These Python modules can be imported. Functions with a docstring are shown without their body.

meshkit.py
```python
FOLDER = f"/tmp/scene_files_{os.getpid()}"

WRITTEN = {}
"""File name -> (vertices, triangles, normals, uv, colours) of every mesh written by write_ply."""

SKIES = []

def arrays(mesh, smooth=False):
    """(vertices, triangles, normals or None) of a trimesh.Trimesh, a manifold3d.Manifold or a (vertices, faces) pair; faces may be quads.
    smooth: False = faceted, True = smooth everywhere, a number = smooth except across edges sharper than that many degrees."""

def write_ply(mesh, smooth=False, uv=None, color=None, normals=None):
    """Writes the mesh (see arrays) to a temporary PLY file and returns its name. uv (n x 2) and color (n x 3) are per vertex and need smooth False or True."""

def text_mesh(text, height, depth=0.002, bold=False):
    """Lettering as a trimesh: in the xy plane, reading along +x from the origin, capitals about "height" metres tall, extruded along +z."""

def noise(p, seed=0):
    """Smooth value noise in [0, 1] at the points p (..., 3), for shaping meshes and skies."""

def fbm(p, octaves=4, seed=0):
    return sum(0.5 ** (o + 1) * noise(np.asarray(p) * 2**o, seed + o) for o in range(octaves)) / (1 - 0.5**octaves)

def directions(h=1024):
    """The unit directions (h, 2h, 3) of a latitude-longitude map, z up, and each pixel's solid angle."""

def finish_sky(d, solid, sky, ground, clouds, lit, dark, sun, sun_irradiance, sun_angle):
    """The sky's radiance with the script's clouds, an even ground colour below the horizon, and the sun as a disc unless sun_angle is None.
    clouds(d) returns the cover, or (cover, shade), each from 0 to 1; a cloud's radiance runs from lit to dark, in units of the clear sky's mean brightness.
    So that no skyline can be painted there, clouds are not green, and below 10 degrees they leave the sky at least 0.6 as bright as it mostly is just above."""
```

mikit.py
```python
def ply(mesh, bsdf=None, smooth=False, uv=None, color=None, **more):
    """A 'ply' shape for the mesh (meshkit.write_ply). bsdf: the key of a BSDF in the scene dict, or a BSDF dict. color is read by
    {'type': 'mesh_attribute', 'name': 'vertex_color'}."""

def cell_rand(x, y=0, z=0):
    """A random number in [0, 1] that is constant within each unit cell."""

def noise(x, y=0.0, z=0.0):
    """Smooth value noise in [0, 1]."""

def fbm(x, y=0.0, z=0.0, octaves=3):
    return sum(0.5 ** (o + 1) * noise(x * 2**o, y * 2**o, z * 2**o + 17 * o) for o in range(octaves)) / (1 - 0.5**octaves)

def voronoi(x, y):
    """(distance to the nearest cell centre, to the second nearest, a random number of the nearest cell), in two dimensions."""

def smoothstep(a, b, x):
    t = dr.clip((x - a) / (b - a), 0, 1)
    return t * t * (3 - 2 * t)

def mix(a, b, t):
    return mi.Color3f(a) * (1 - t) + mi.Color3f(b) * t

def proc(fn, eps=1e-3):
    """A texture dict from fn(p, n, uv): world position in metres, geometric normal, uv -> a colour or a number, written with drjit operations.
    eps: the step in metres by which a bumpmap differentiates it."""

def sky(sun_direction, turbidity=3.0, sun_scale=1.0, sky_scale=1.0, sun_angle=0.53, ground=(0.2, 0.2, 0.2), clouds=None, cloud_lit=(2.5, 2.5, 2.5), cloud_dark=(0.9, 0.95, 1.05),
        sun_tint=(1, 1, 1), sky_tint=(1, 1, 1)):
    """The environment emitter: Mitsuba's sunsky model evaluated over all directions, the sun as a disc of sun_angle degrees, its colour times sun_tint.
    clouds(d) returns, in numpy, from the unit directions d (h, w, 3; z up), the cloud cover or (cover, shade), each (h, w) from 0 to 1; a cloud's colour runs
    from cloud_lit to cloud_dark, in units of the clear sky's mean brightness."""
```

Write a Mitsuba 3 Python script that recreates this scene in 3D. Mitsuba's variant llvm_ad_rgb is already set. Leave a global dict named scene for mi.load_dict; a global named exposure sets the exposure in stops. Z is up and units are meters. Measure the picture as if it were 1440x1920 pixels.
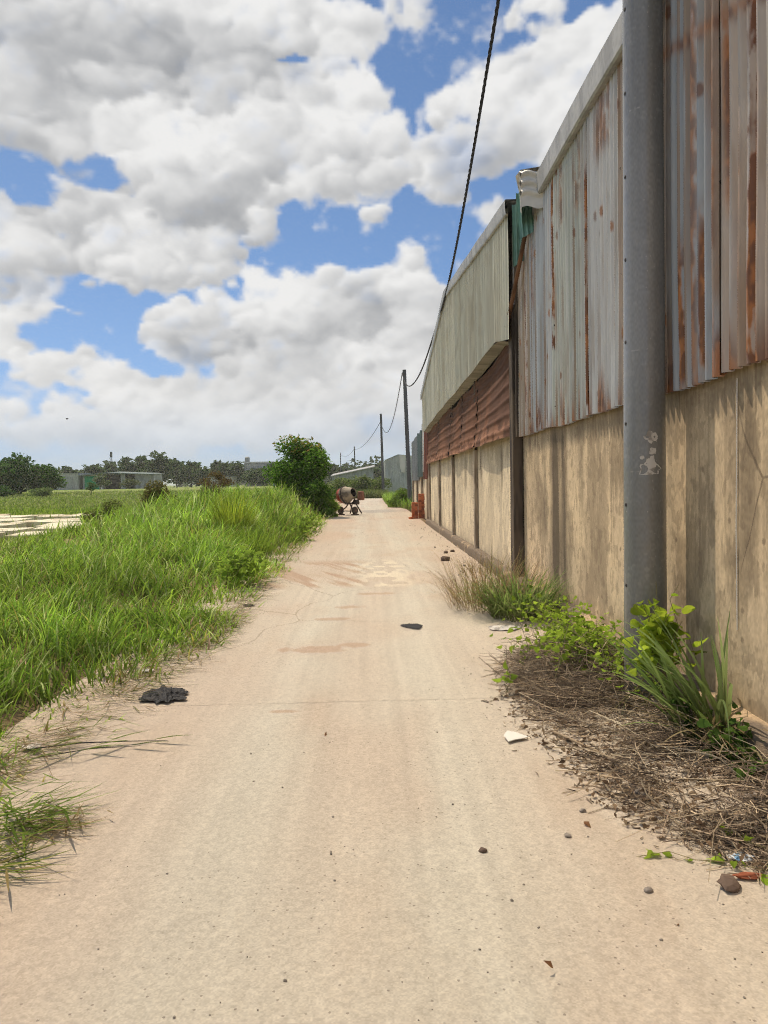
import math
import numpy as np, trimesh, manifold3d
import drjit as dr
import mitsuba as mi
import mikit, meshkit
from mikit import noise, fbm, voronoi, cell_rand, smoothstep, mix
from shapely.geometry import Polygon

scene, labels = {'type': 'scene'}, {}
T = mi.ScalarTransform4f
PI = math.pi

# ------------------------------------------------------------------ camera, sky, exposure
YAW, PITCH, ROLL = math.radians(.93), math.radians(-2.15), math.radians(1.0)
EYE = (0.0, 0.0, 1.5)
LOOK = (math.sin(YAW)*math.cos(PITCH), math.cos(YAW)*math.cos(PITCH), math.sin(PITCH))
scene['camera'] = {'type': 'perspective', 'fov': 53.13, 'fov_axis': 'x', 'near_clip': .05, 'far_clip': 4000.0,
                   'to_world': T().look_at(origin=EYE, target=[EYE[i]+LOOK[i] for i in range(3)], up=[math.sin(ROLL), 0, math.cos(ROLL)])}
exposure = 1.45
SUN = np.array([-.31, .39, .866])

# cumulus puffs, gaps and grey bellies as (azimuth right of the road, elevation, half-widths in degrees, weight)
PUFFS = [(-20.7, 28.4, 9.2, 3.5, 1), (-11.5, 27.7, 9.9, 4.2, 1), (-5.4, 29.5, 5.4, 3.0, 1), (-4.8, 25.3, 5.4, 3.3, 1), (-14.6, 22.6, 8.6, 2.5, 0.95), (-7.9, 22.7, 7.0, 3.5, 1), (-1.7, 22.5, 4.5, 2.4, 0.95), (0.8, 23.0, 2.3, 1.8, 0.8), (-11.1, 18.6, 5.0, 3.0, 1), (-20.1, 17.3, 7.1, 2.4, 0.9), (-23.2, 23.7, 4.4, 3.2, 0.95), (-13.7, 16.0, 5.6, 2.1, 0.85), (-17.4, 14.9, 4.0, 1.5, 0.85), (-24.8, 15.2, 2.6, 2.6, 0.75), (0.3, 26.9, 1.4, 1.0, 0.75), (1.0, 18.8, 0.7, 0.3, 0.8), (-1.9, 12.7, 5.1, 2.5, 0.95), (1.4, 13.0, 3.3, 2.6, 0.95), (-5.1, 11.7, 6.3, 2.2, 0.95), (-12.0, 11.1, 4.2, 2.0, 0.9), (-8.4, 13.2, 2.7, 1.4, 0.75), (3.3, 11.5, 2.4, 3.0, 0.8), (2.2, 15.5, 1.5, 1.3, 0.7), (-5.6, 7.0, 11.8, 4.2, 0.8), (-13.3, 4.9, 9.6, 2.3, 0.75), (1.9, 7.3, 5.1, 4.6, 0.8), (-21.5, 4.3, 9.3, 1.5, 0.75), (-22.1, 8.2, 2.7, 1.4, 0.7), (-21.0, 9.5, 1.1, 1.1, 0.85), (-22.9, 11.8, 1.5, 2.0, 0.75), (-24.6, 10.5, 1.6, 2.0, 0.7), (-17.9, 7.1, 1.6, 1.5, 0.75), (14.1, 25.2, 5.8, 3.8, 0.95), (16.6, 21.2, 4.3, 3.1, 0.9), (8.8, 24.1, 4.4, 2.5, 0.8), (5.9, 22.0, 3.3, 1.9, 0.8), (17.8, 27.4, 3.8, 2.5, 0.95), (10.1, 18.7, 2.7, 0.9, 0.45), (0.4, 31.1, 1.6, 0.8, 0.42), (3.3, 31.1, 1.7, 0.8, 0.42), (12.7, 30.0, 2.2, 1.1, 0.6)]
GAPS = [(-5.3, 28.3, 1.4, 0.4, 0.7), (-19.3, 21.2, 2.8, 1.4, 0.75), (-24.2, 19.2, 2.0, 1.1, 0.7), (-2.5, 16.6, 5.0, 1.3, .8), (4.5, 18.5, 3.5, 1.6, .8), (2.5, 28.0, 1.6, 2.2, .6), (-22.0, 10.6, 2.6, 1.5, .85), (-19.0, 12.8, 3.0, 1.2, .85), (-15.5, 8.6, 2.6, .8, .7), (-24.0, 19.6, 2.6, 1.2, .8)]
GREY = [(-13.4, 27.8, 8.7, 2.0, 0.9), (-21.1, 26.4, 5.9, 2.5, 0.6), (-12.4, 19.0, 2.6, 1.7, 0.95), (-7.9, 22.4, 2.3, 1.4, 0.55), (-21.4, 18.1, 3.8, 1.3, 0.6), (-0.0, 11.2, 4.3, 1.3, 0.6), (-11.3, 10.4, 3.8, 1.1, 0.75), (-5.1, 10.4, 4.3, 0.8, 0.7), (-5.2, 7.4, 9.5, 2.3, 0.6), (15.2, 20.7, 4.7, 2.6, 0.75), (-1.2, 13.4, 2.4, 1.3, 0.5), (-23.5, 22.5, 3.3, 1.8, 0.5), (-8.5, 16.6, 3.1, 1.1, 0.5)]


def billow(q, octaves, seed):
    return sum(.55**o*np.abs(2*meshkit.noise(q*2.03**o + 31*o, seed+o)-1) for o in range(octaves)) / sum(.55**o for o in range(octaves))


def clouds(d):
    """Cumulus heaped up from many rounded puffs, each brighter towards the sun and greyer below, over a thin low veil."""
    h, w = d.shape[0], d.shape[1]
    H = w//2
    q = d.reshape(-1, 3)
    px = 180.0/H
    el_r = 90-(np.arange(h)+.5)*px
    def field(f, o, sd): return meshkit.fbm(q*f+sd, o, sd).reshape(h, w)
    low = smooth(10, 1.5, el_r)[:, None]
    veil = low*(.62+.8*(meshkit.fbm(q*np.array([7, 7, 45]), 4, 77).reshape(h, w)-.5)) + .34*smooth(.50, .78, meshkit.fbm(q*np.array([7, 7, 13]), 5, 88).reshape(h, w))
    C = np.clip(veil, 0, .85); S = np.clip(.10+.35*low*(.4+meshkit.fbm(q*np.array([5, 5, 40]), 4, 79).reshape(h, w)), 0, 1)*np.ones((h, w))
    wu = (field(22, 6, 41)-.5)*3.4; wv = (field(22, 6, 51)-.5)*3.4; ero = meshkit.fbm(q*np.array([26, 26, 38]), 6, 57).reshape(h, w)
    g = np.random.default_rng(7)
    puffs = []
    def heap(a, e, ra, re, wt, size=1.0):
        n = int(min(300, 9+4.2*ra*re/(.55*size)**2*.35))
        for _ in range(n):
            t, rr = g.random()*2*PI, math.sqrt(g.random())
            pa, pe = a+ra*rr*.93*math.cos(t), e+re*rr*.93*math.sin(t)
            r = size*(.5+1.3*g.random()**1.6)*min(1.35, .4+.36*re)*(1.2-.5*rr)
            puffs.append((pa, max(pe, .6), r, wt*(.80+.2*g.random()), (pe-e)/re))
    for p in PUFFS:
        heap(*p)
    for _ in range(240):                                              # the same kind of cumulus all round the sky
        a, e = -180+360*g.random(), 3+80*g.random()**1.3
        if not (-34 < a < 30 and e < 38):
            k = 1/max(.25, math.cos(math.radians(e)))
            heap(a, e, (3+5*g.random())*k, 1.4+2.2*g.random(), .95, 1.6)
    puffs.sort(key=lambda p: -p[1]+1.2*g.normal())
    def grey_at(a, e):
        return 1-np.prod([1-wt*math.exp(-((a-ga)/ra)**2-((e-ge)/re)**2) for ga, ge, ra, re, wt in GREY])
    for a, e, r, wt, hgt in puffs:
        ce = max(.2, math.cos(math.radians(e)))
        i0 = int((90-e)/px-.5); ki = int(r*1.9/px)+2; kj = int(r*2.2/ce/px)+2
        rows = np.arange(max(0, i0-ki), min(h, i0+ki+1)); cols = (int(((90-a) % 360)/px)+np.arange(-kj, kj+1))
        u = (-np.arange(-kj, kj+1)*px*ce/(r*1.15))[None, :]; v = ((el_r[rows]-e)/(r*.95))[:, None]
        ix = np.ix_(rows, cols % w)
        k = .62*min(1.6, .55+.45/r)
        uu = u+wu[ix]*k; vv = v+wv[ix]*k
        rr = uu*uu+vv*vv
        edge = smooth(1.25, .15, rr+1.5*(ero[ix]-.5))*smooth(-1.6, .1, vv)
        lit = np.clip(.52+.50*vv-.28*uu, 0, 1)
        sh = 1.0*(1-lit)-.17+.10*(1-hgt)+.95*grey_at(a, e)*(.65+.5*(1-lit))
        al = wt*edge
        C[ix] = C[ix]+(1-C[ix])*al; S[ix] = S[ix]*(1-al)+sh*al
    gap = np.zeros((h, w)); az_c = ((90-(np.arange(w)+.5)*px+180) % 360)-180
    for a, e, ra, re, wt in GAPS:
        gap = np.maximum(gap, wt*np.exp(-((az_c[None]+wu*1.2-a)/ra)**2-((el_r[:, None]+wv*.8-e)/re)**2))
    C = C*(1-smooth(.25, .6, gap)); rag = field(34, 6, 61); rag2 = field(80, 5, 63); C = smooth(.17, 1.06, C+(1.5*(rag-.5)+1.1*(rag2-.5))*(1-.62*smooth(.85, 1, C)))*(1-low)+C*low
    soft = meshkit.fbm(q*np.array([9, 9, 13]), 5, 97).reshape(h, w)
    C = np.clip(C*(1.05-.35*smooth(.55, .8, soft)), 0, 1)
    C = C*(1-.30*smooth(7, 1.5, el_r)[:, None])
    return C, np.tanh(1.15*np.clip((S*(.74+1.2*(soft-.4))+.35*(soft-.5)+.3*(rag-.5)+.25*(rag2-.5)-.05)*(1-.55*smooth(14, 3, el_r)[:, None])+.10*low, 0, 2))*.93


def smooth(a, b, x):
    t = np.clip((x-a)/(b-a), 0, 1)
    return t*t*(3-2*t)


scene['sky'] = mikit.sky(SUN.tolist(), turbidity=3, clouds=clouds, cloud_lit=(3.15, 3.14, 3.1), cloud_dark=(.95, 1.0, 1.08), sky_tint=(.86, .97, 1.17), ground=(.25, .24, .15))

# ------------------------------------------------------------------ scene bookkeeping
R = np.random.default_rng


def numbered(k):
    if k not in scene and k not in labels:
        return k
    i = 1
    while f'{k}_{i:03d}' in scene or f'{k}_{i:03d}' in labels:
        i += 1
    return f'{k}_{i:03d}'


def tag(key, label, cat=None, group=None, kind=None):
    d = {'label': label}
    if cat: d['category'] = cat
    if group: d['group'] = group
    if kind: d['kind'] = kind
    labels[key] = d
    return key


def thing(name, label, cat, group=None):
    return tag(numbered(name), label, cat, group)


def put(name, mesh, mat, parent=None, smooth=False, color=None, label=None, **kw):
    key = numbered(f'{parent}__{name}' if parent else name)
    scene[key] = mikit.ply(mesh, mat, smooth=smooth, color=color, **kw)
    if label: labels[key] = {'label': label}
    return key


def solo(name, mesh, mat, label, cat=None, group=None, kind=None, **kw):
    key = numbered(name)
    scene[key] = mikit.ply(mesh, mat, **kw)
    return tag(key, label, cat, group, kind)


# ------------------------------------------------------------------ mesh helpers
def join(ms):
    vs, fs, n = [], [], 0
    for m in ms:
        v, f = (np.asarray(m.vertices), np.asarray(m.faces)) if hasattr(m, 'vertices') else m
        vs.append(v); fs.append(np.asarray(f)+n); n += len(v)
    return np.vstack(vs), np.vstack(fs)


def box(x0, x1, y0, y1, z0, z1, bevel=0):
    if bevel:
        c = manifold3d.Manifold.hull_points(np.array([[x, y, z] for sx, x in ((-1, x0), (1, x1)) for sy, y in ((-1, y0), (1, y1)) for sz, z in ((-1, z0), (1, z1))
                for x, y, z in ((x-sx*bevel, y-sy*bevel, z), (x-sx*bevel, y, z-sz*bevel), (x, y-sy*bevel, z-sz*bevel))]))
        m = c.to_mesh(); return np.array(m.vert_properties[:, :3]), np.array(m.tri_verts)
    b = trimesh.creation.box(extents=(x1-x0, y1-y0, z1-z0)); b.apply_translation(((x0+x1)/2, (y0+y1)/2, (z0+z1)/2))
    return np.array(b.vertices), np.array(b.faces)


def tube(pts, rad, sides=8, cap=True):
    p = np.asarray(pts, float); n = len(p)
    rad = np.broadcast_to(np.asarray(rad, float), (n,))
    t = np.gradient(p, axis=0); t /= np.linalg.norm(t, axis=1, keepdims=True)+1e-12
    ref = np.array([1.0, 0, 0]) if abs(t[:, 0]).mean() < .6 else np.array([0, 0, 1.0])
    a = np.cross(t, ref); a /= np.linalg.norm(a, axis=1, keepdims=True)+1e-12
    b = np.cross(t, a)
    th = np.arange(sides)*2*PI/sides
    v = (p[:, None]+rad[:, None, None]*(np.cos(th)[None, :, None]*a[:, None]+np.sin(th)[None, :, None]*b[:, None])).reshape(-1, 3)
    i, j = np.meshgrid(np.arange(n-1), np.arange(sides), indexing='ij')
    q = np.stack([i*sides+j, i*sides+(j+1) % sides, (i+1)*sides+(j+1) % sides, (i+1)*sides+j], -1).reshape(-1, 4)
    f = np.vstack([q[:, [0, 1, 2]], q[:, [0, 2, 3]]])
    if cap:
        c0, c1 = len(v), len(v)+1
        v = np.vstack([v, p[:1], p[-1:]])
        k = np.arange(sides)
        f = np.vstack([f, np.stack([k*0+c0, (k+1) % sides, k], 1), np.stack([k*0+c1, (n-1)*sides+k, (n-1)*sides+(k+1) % sides], 1)])
    return v, f


def lathe(prof, sides=28):
    """(radius, height) pairs about z, closed at both ends if the radius is 0 there."""
    p = np.asarray(prof, float); n = len(p); th = np.arange(sides)*2*PI/sides
    v = np.stack([p[:, :1]*np.cos(th), p[:, :1]*np.sin(th), np.repeat(p[:, 1:2], sides, 1)], -1).reshape(-1, 3)
    i, j = np.meshgrid(np.arange(n-1), np.arange(sides), indexing='ij')
    q = np.stack([i*sides+j, i*sides+(j+1) % sides, (i+1)*sides+(j+1) % sides, (i+1)*sides+j], -1).reshape(-1, 4)
    return v, np.vstack([q[:, [0, 1, 2]], q[:, [0, 2, 3]]])


def move(m, M):
    v, f = m; M = np.asarray(M, float)
    return v @ M[:3, :3].T + M[:3, 3], f


def xform(loc=(0, 0, 0), rz=0, rx=0, ry=0, s=1):
    M = trimesh.transformations.euler_matrix(rx, ry, rz, 'sxyz'); M[:3, :3] *= s; M[:3, 3] = loc
    return M


def grid(nu, nv):
    i, j = np.meshgrid(np.arange(nu-1), np.arange(nv-1), indexing='ij')
    a = i*nv+j
    q = np.stack([a, a+nv, a+nv+1, a+1], -1).reshape(-1, 4)
    return np.vstack([q[:, [0, 1, 2]], q[:, [0, 2, 3]]])


def rock(size, seed, flat=.7, sub=2, rough=.35):
    m = trimesh.creation.icosphere(subdivisions=sub)
    v = np.array(m.vertices); v *= 1+rough*(meshkit.fbm(v*1.7+seed*7.3, 3, seed)-.5)[:, None]*2
    v *= np.array([1, .8, flat])*size
    return v, np.array(m.faces)


def hash3(seed, n):
    return R(seed).random(n)


def ground_z(x, y):
    """Height of the terrain: flat by the road, a grassy bank on its left, the land rising a little far off."""
    x, y = np.asarray(x, float), np.asarray(y, float)
    across = smooth(-2.1, -3.6, x)*smooth(-10.0, -6.2, x)
    along = np.interp(y, [0, 6, 9, 13, 18, 26, 40, 52, 60], [0, .02, .08, .17, .34, .62, .62, .3, 0])
    bumps = (meshkit.fbm(np.stack([x*.5, y*.5, x*0], -1), 3, 5)-.5)*.22*smooth(-2.2, -3.2, x)
    far = 1.2*smooth(75, 190, y) + 3.0*smooth(400, 1600, np.hypot(x, y))
    return across*along + bumps*smooth(300, 60, y) + far - .035*smooth(-2.6, -2.2, x)*smooth(95, 80, y)


def blades(root, length, width, heading, lean, curl, seg=5, fold=0.0, twist=None):
    """Curved tapering grass blades as one mesh; returns (mesh, t of every vertex, blade of every vertex)."""
    n = len(root)
    t = np.linspace(0, 1, seg)
    ang = lean[:, None]+curl[:, None]*t[None, :]**1.3
    step = length[:, None]/(seg-1)
    dx, dz = np.sin(ang)*step, np.cos(ang)*step
    hx = np.concatenate([np.zeros((n, 1)), np.cumsum(dx[:, :-1], 1)], 1); hz = np.concatenate([np.zeros((n, 1)), np.cumsum(dz[:, :-1], 1)], 1)
    ch, sh = np.cos(heading), np.sin(heading)
    c = np.stack([root[:, 0:1]+hx*ch[:, None], root[:, 1:2]+hx*sh[:, None], root[:, 2:3]+hz], -1)
    tw = heading+PI/2 if twist is None else heading+PI/2+twist
    side = np.stack([np.cos(tw), np.sin(tw), np.zeros(n)], -1)
    wid = width[:, None]*np.minimum(1, .45+2.2*t)[None, :]*(1-t[None, :]**2.2)*.5
    L = c-side[:, None]*wid[..., None]; Rr = c+side[:, None]*wid[..., None]
    v = np.stack([L[:, :-1], Rr[:, :-1]], 2).reshape(n, -1, 3)
    v = np.concatenate([v, c[:, -1:]], 1)
    m = 2*(seg-1)+1
    f = []
    for k in range(seg-2):
        a = 2*k
        f += [[a, a+1, a+3], [a, a+3, a+2]]
    f.append([2*(seg-2), 2*(seg-2)+1, m-1])
    f = (np.array(f)[None]+(np.arange(n)*m)[:, None, None]).reshape(-1, 3)
    tt = np.concatenate([np.repeat(t[:-1], 2), [1.0]])
    return (v.reshape(-1, 3), f), np.tile(tt, n), np.repeat(np.arange(n), m)


def leaf_mesh(c, size, g, aspect=.55, up=.5, droop=.35):
    """Pointed leaves (4 triangles, folded along the middle) at the points c."""
    n = len(c)
    d = g.normal(size=(n, 3)); d[:, 2] = d[:, 2]*.5-droop*.3; d /= np.linalg.norm(d, axis=1, keepdims=True)
    nn = g.normal(size=(n, 3)); nn[:, 2] += up*2; nn -= (nn*d).sum(1, keepdims=True)*d; nn /= np.linalg.norm(nn, axis=1, keepdims=True)
    s = np.cross(d, nn)
    S = np.broadcast_to(size, (n,))[:, None]
    tip = c+d*S-nn*S*.12; mid = c+d*S*.45+nn*S*.03
    l = c+d*S*.42+s*S*aspect*.5+nn*S*.10; r = c+d*S*.42-s*S*aspect*.5+nn*S*.10
    v = np.stack([c, l, mid, r, tip], 1).reshape(-1, 3)
    f = (np.array([[0, 2, 1], [0, 3, 2], [1, 2, 4], [2, 3, 4]])[None]+(np.arange(n)*5)[:, None, None]).reshape(-1, 3)
    return (v, f), np.repeat(np.arange(n), 5)


def broad_leaf_mesh(c, size, g, up=.6):
    """Broad pointed leaves with rounded shoulders, cupped along the middle (10 triangles)."""
    n = len(c)
    (v0, _), _ = leaf_mesh(c, size, g, .5, up, .9)
    v0 = v0.reshape(n, 5, 3); tip = v0[:, 4]; d = tip-c; S = np.linalg.norm(d, axis=1, keepdims=True); d /= S
    sd = v0[:, 1]-v0[:, 3]; sd -= (sd*d).sum(1, keepdims=True)*d; sd /= np.linalg.norm(sd, axis=1, keepdims=True); nn = np.cross(d, sd)
    prof = [(-.07, .20), (.05, .40), (.28, .47), (.55, .36), (.8, .15)]
    vs = [c]+[c+d*S*a+sd*S*b+nn*S*(.30*b-.25*a*a) for a, b in prof]+[c+d*S-nn*S*.28]+[c+d*S*a-sd*S*b+nn*S*(.30*b-.25*a*a) for a, b in prof[::-1]]+[c+d*S*.4-nn*S*.03]
    v = np.stack(vs, 1).reshape(-1, 3); m = 13
    ring = list(range(12)); f = np.array([[12, ring[i], ring[(i+1) % 12]] for i in range(12)])
    return (v, (f[None]+(np.arange(n)*m)[:, None, None]).reshape(-1, 3)), np.repeat(np.arange(n), m)


def shades(cols, n, g, jitter=.22):
    """n colours picked between the given ones, each a little lighter or darker."""
    cols = np.asarray(cols, float)
    k = g.random(n)*(len(cols)-1); i = np.minimum(k.astype(int), len(cols)-2); u = (k-i)[:, None]
    return np.clip((cols[i]*(1-u)+cols[i+1]*u)*(1+jitter*g.normal(size=(n, 1))), .004, .9)


# ------------------------------------------------------------------ materials
def principled(col, rough=.8, metallic=0.0, spec=.35, **kw):
    return {'type': 'principled', 'base_color': col if isinstance(col, dict) else {'type': 'rgb', 'value': list(col)}, 'roughness': rough, 'metallic': metallic, 'specular': spec, **kw}


def mat(name, bsdf, bump=None, scale=1.0, eps=1e-3):
    if bump is not None:
        bsdf = {'type': 'bumpmap', 'arbitrary': mikit.proc(bump, eps), 'scale': scale, 'bsdf': bsdf}
    scene[name] = {'type': 'twosided', 'bsdf': bsdf}
    return name


VC = {'type': 'mesh_attribute', 'name': 'vertex_color'}
scene['grass_blade'] = {'type': 'principledthin', 'base_color': VC, 'roughness': .32, 'diff_trans': 1.0, 'eta': 1.4}
scene['far_leaf'] = {'type': 'principledthin', 'base_color': VC, 'roughness': .9, 'diff_trans': 1.0, 'eta': 1.2}
scene['leaf'] = {'type': 'principledthin', 'base_color': VC, 'roughness': .42, 'diff_trans': 0.9, 'eta': 1.45}
mat('stem', principled(VC, .85))


def road_col(p, n, uv):
    x, y = p.x, p.y
    big = fbm(x*.45+3, y*.22, 0, 4); med = fbm(x*2.3, y*1.1, 5, 4)
    c = mix((.405, .345, .275), (.425, .382, .308), smoothstep(.35, .65, big))
    c = mix(c, (.385, .315, .24), .5*smoothstep(.5, .75, med))
    wob = (fbm(y*.16, 4.0, 1)-.5)*.7
    tr = dr.exp(-dr.square((x+.42+wob)/.34))+dr.exp(-dr.square((x-.55+wob)/.38))
    c = mix(c, (.43, .41, .34), dr.clip(.75*tr*smoothstep(.25, .55, fbm(x*1.3, y*.5, 9)), 0, 1))
    lines = fbm(x*17+.6*noise(y*.4), y*.30, 12, 3)
    c = c*(1+.16*(lines-.5)*smoothstep(1.7, .9, dr.abs(x)))
    c = mix(c, (.37, .285, .205), .35*smoothstep(.56, .7, fbm(x*3.2+4, y*1.5, 21, 5))*smoothstep(.3, .7, fbm(x*.6, y*.3, 4)))
    # dried mud with tyre marks in the second slab, thin drifts of red soil farther on
    reg = smoothstep(10.9, 11.4, y)*smoothstep(15.5, 14.2, y)
    tread = smoothstep(.42, .55, noise(x*9+y*1.2, y*3.4, 2))
    c = mix(c, (.32, .225, .16), .85*reg*smoothstep(.1, -.35, x)*smoothstep(.35, .6, fbm(x*7+y*2.5, y*.8, 3)))
    c = mix(c, (.54, .49, .38), .85*reg*tread*dr.exp(-dr.square((x-.2)/.45)))
    c = mix(c, (.41, .30, .215), .45*smoothstep(12, 26, y)*smoothstep(.45, .62, fbm(x*.9, y*.35, 8, 4))*smoothstep(.2, .9, dr.abs(x-.1)))
    for (cx, cy, rx, ry) in ((-.55, 6.95, .30, .16), (-.18, 7.1, .16, .10), (-.42, 8.5, .22, .09), (-.28, 9.3, .2, .12), (.05, 10.4, .3, .12), (-.62, 5.05, .12, .05)):
        e = dr.square((x-cx)/rx)+dr.square((y-cy)/ry)
        c = mix(c, (.33, .225, .16), .62*smoothstep(1.15, .5, e+1.6*(fbm(x*11, y*6, 4)-.5)))
    # grey wet-looking patch across the road by the far pole
    c = mix(c, (.25, .225, .20), .6*smoothstep(1.2, .4, dr.square((x-.9)/1.9)+dr.square((y-41.5)/2.6)+1.2*(fbm(x*1.5, y*.7, 2)-.5)))
    # dirt drifts along the wall and the grass
    edge = smoothstep(1.0, 1.9, x+.5*(fbm(y*.8, x*2, 3)-.5))+smoothstep(-1.0, -2.0, x+.4*(fbm(y*.9, x*2, 6)-.5))
    c = mix(c, (.385, .31, .235), .5*dr.clip(edge, 0, 1))
    # grit: aggregate specks
    d1, d2, r = voronoi(x*34, y*34)
    c = mix(c, (.12, .10, .09), .6*smoothstep(.20, .10, d1)*smoothstep(.88, .93, r)*smoothstep(.35, .6, fbm(x*1.2, y*1.2, 7)))
    wx, wy = x+.35*(fbm(x*1.5, y*1.5, 31)-.5), y+.35*(fbm(x*1.5, y*1.5, 37)-.5)
    e1, e2, q = voronoi(wx*.42+.3, wy*.30)
    c = mix(c, (.20, .16, .12), .5*smoothstep(.010, .003, e2-e1)*smoothstep(.50, .6, fbm(x*.5+8, y*.4, 41)))
    g = noise(x*170, y*170, 1)*.6+noise(x*60, y*60, 2)*.4
    return c*(.80+.40*g)


def road_bump(p, n, uv):
    return fbm(p.x*28, p.y*28, 0, 3)*.006+fbm(p.x*3, p.y*3, 0, 2)*.012+noise(p.x*140, p.y*140)*.0016


mat('dusty_concrete', principled(mikit.proc(road_col), .93, spec=.2), road_bump, 1.0, 3e-3)


def soil_col(p, n, uv):
    x, y = p.x, p.y
    b = fbm(x*.7, y*.7, 0, 4)
    near = mix((.26, .175, .11), (.13, .10, .055), smoothstep(.35, .65, b))
    f = fbm(x*.06, y*.05, 3, 4); s = fbm(x*1.9, y*1.1, 4, 3)
    field = mix((.15, .215, .045), (.22, .25, .085), smoothstep(.35, .65, f+.35*(s-.5)))
    field = mix(field, (.20, .19, .09), .5*smoothstep(.62, .75, fbm(x*.11, y*.07, 8, 3)))
    bright = smoothstep(40, 43, y)*smoothstep(70, 50, y)
    field = mix(field, (.15, .235, .022), .75*bright)
    k = smoothstep(20, 34, dr.sqrt(x*x+y*y))*smoothstep(-4, -7, x)
    k = dr.maximum(k, smoothstep(70, 90, y))
    return mix(near, field, k)*(.75+.5*noise(x*9, y*9))


mat('field_soil', principled(mikit.proc(soil_col), .95, spec=.1), lambda p, n, uv: fbm(p.x*5, p.y*5, 0, 3)*.05, 1.0, 5e-3)

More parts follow.
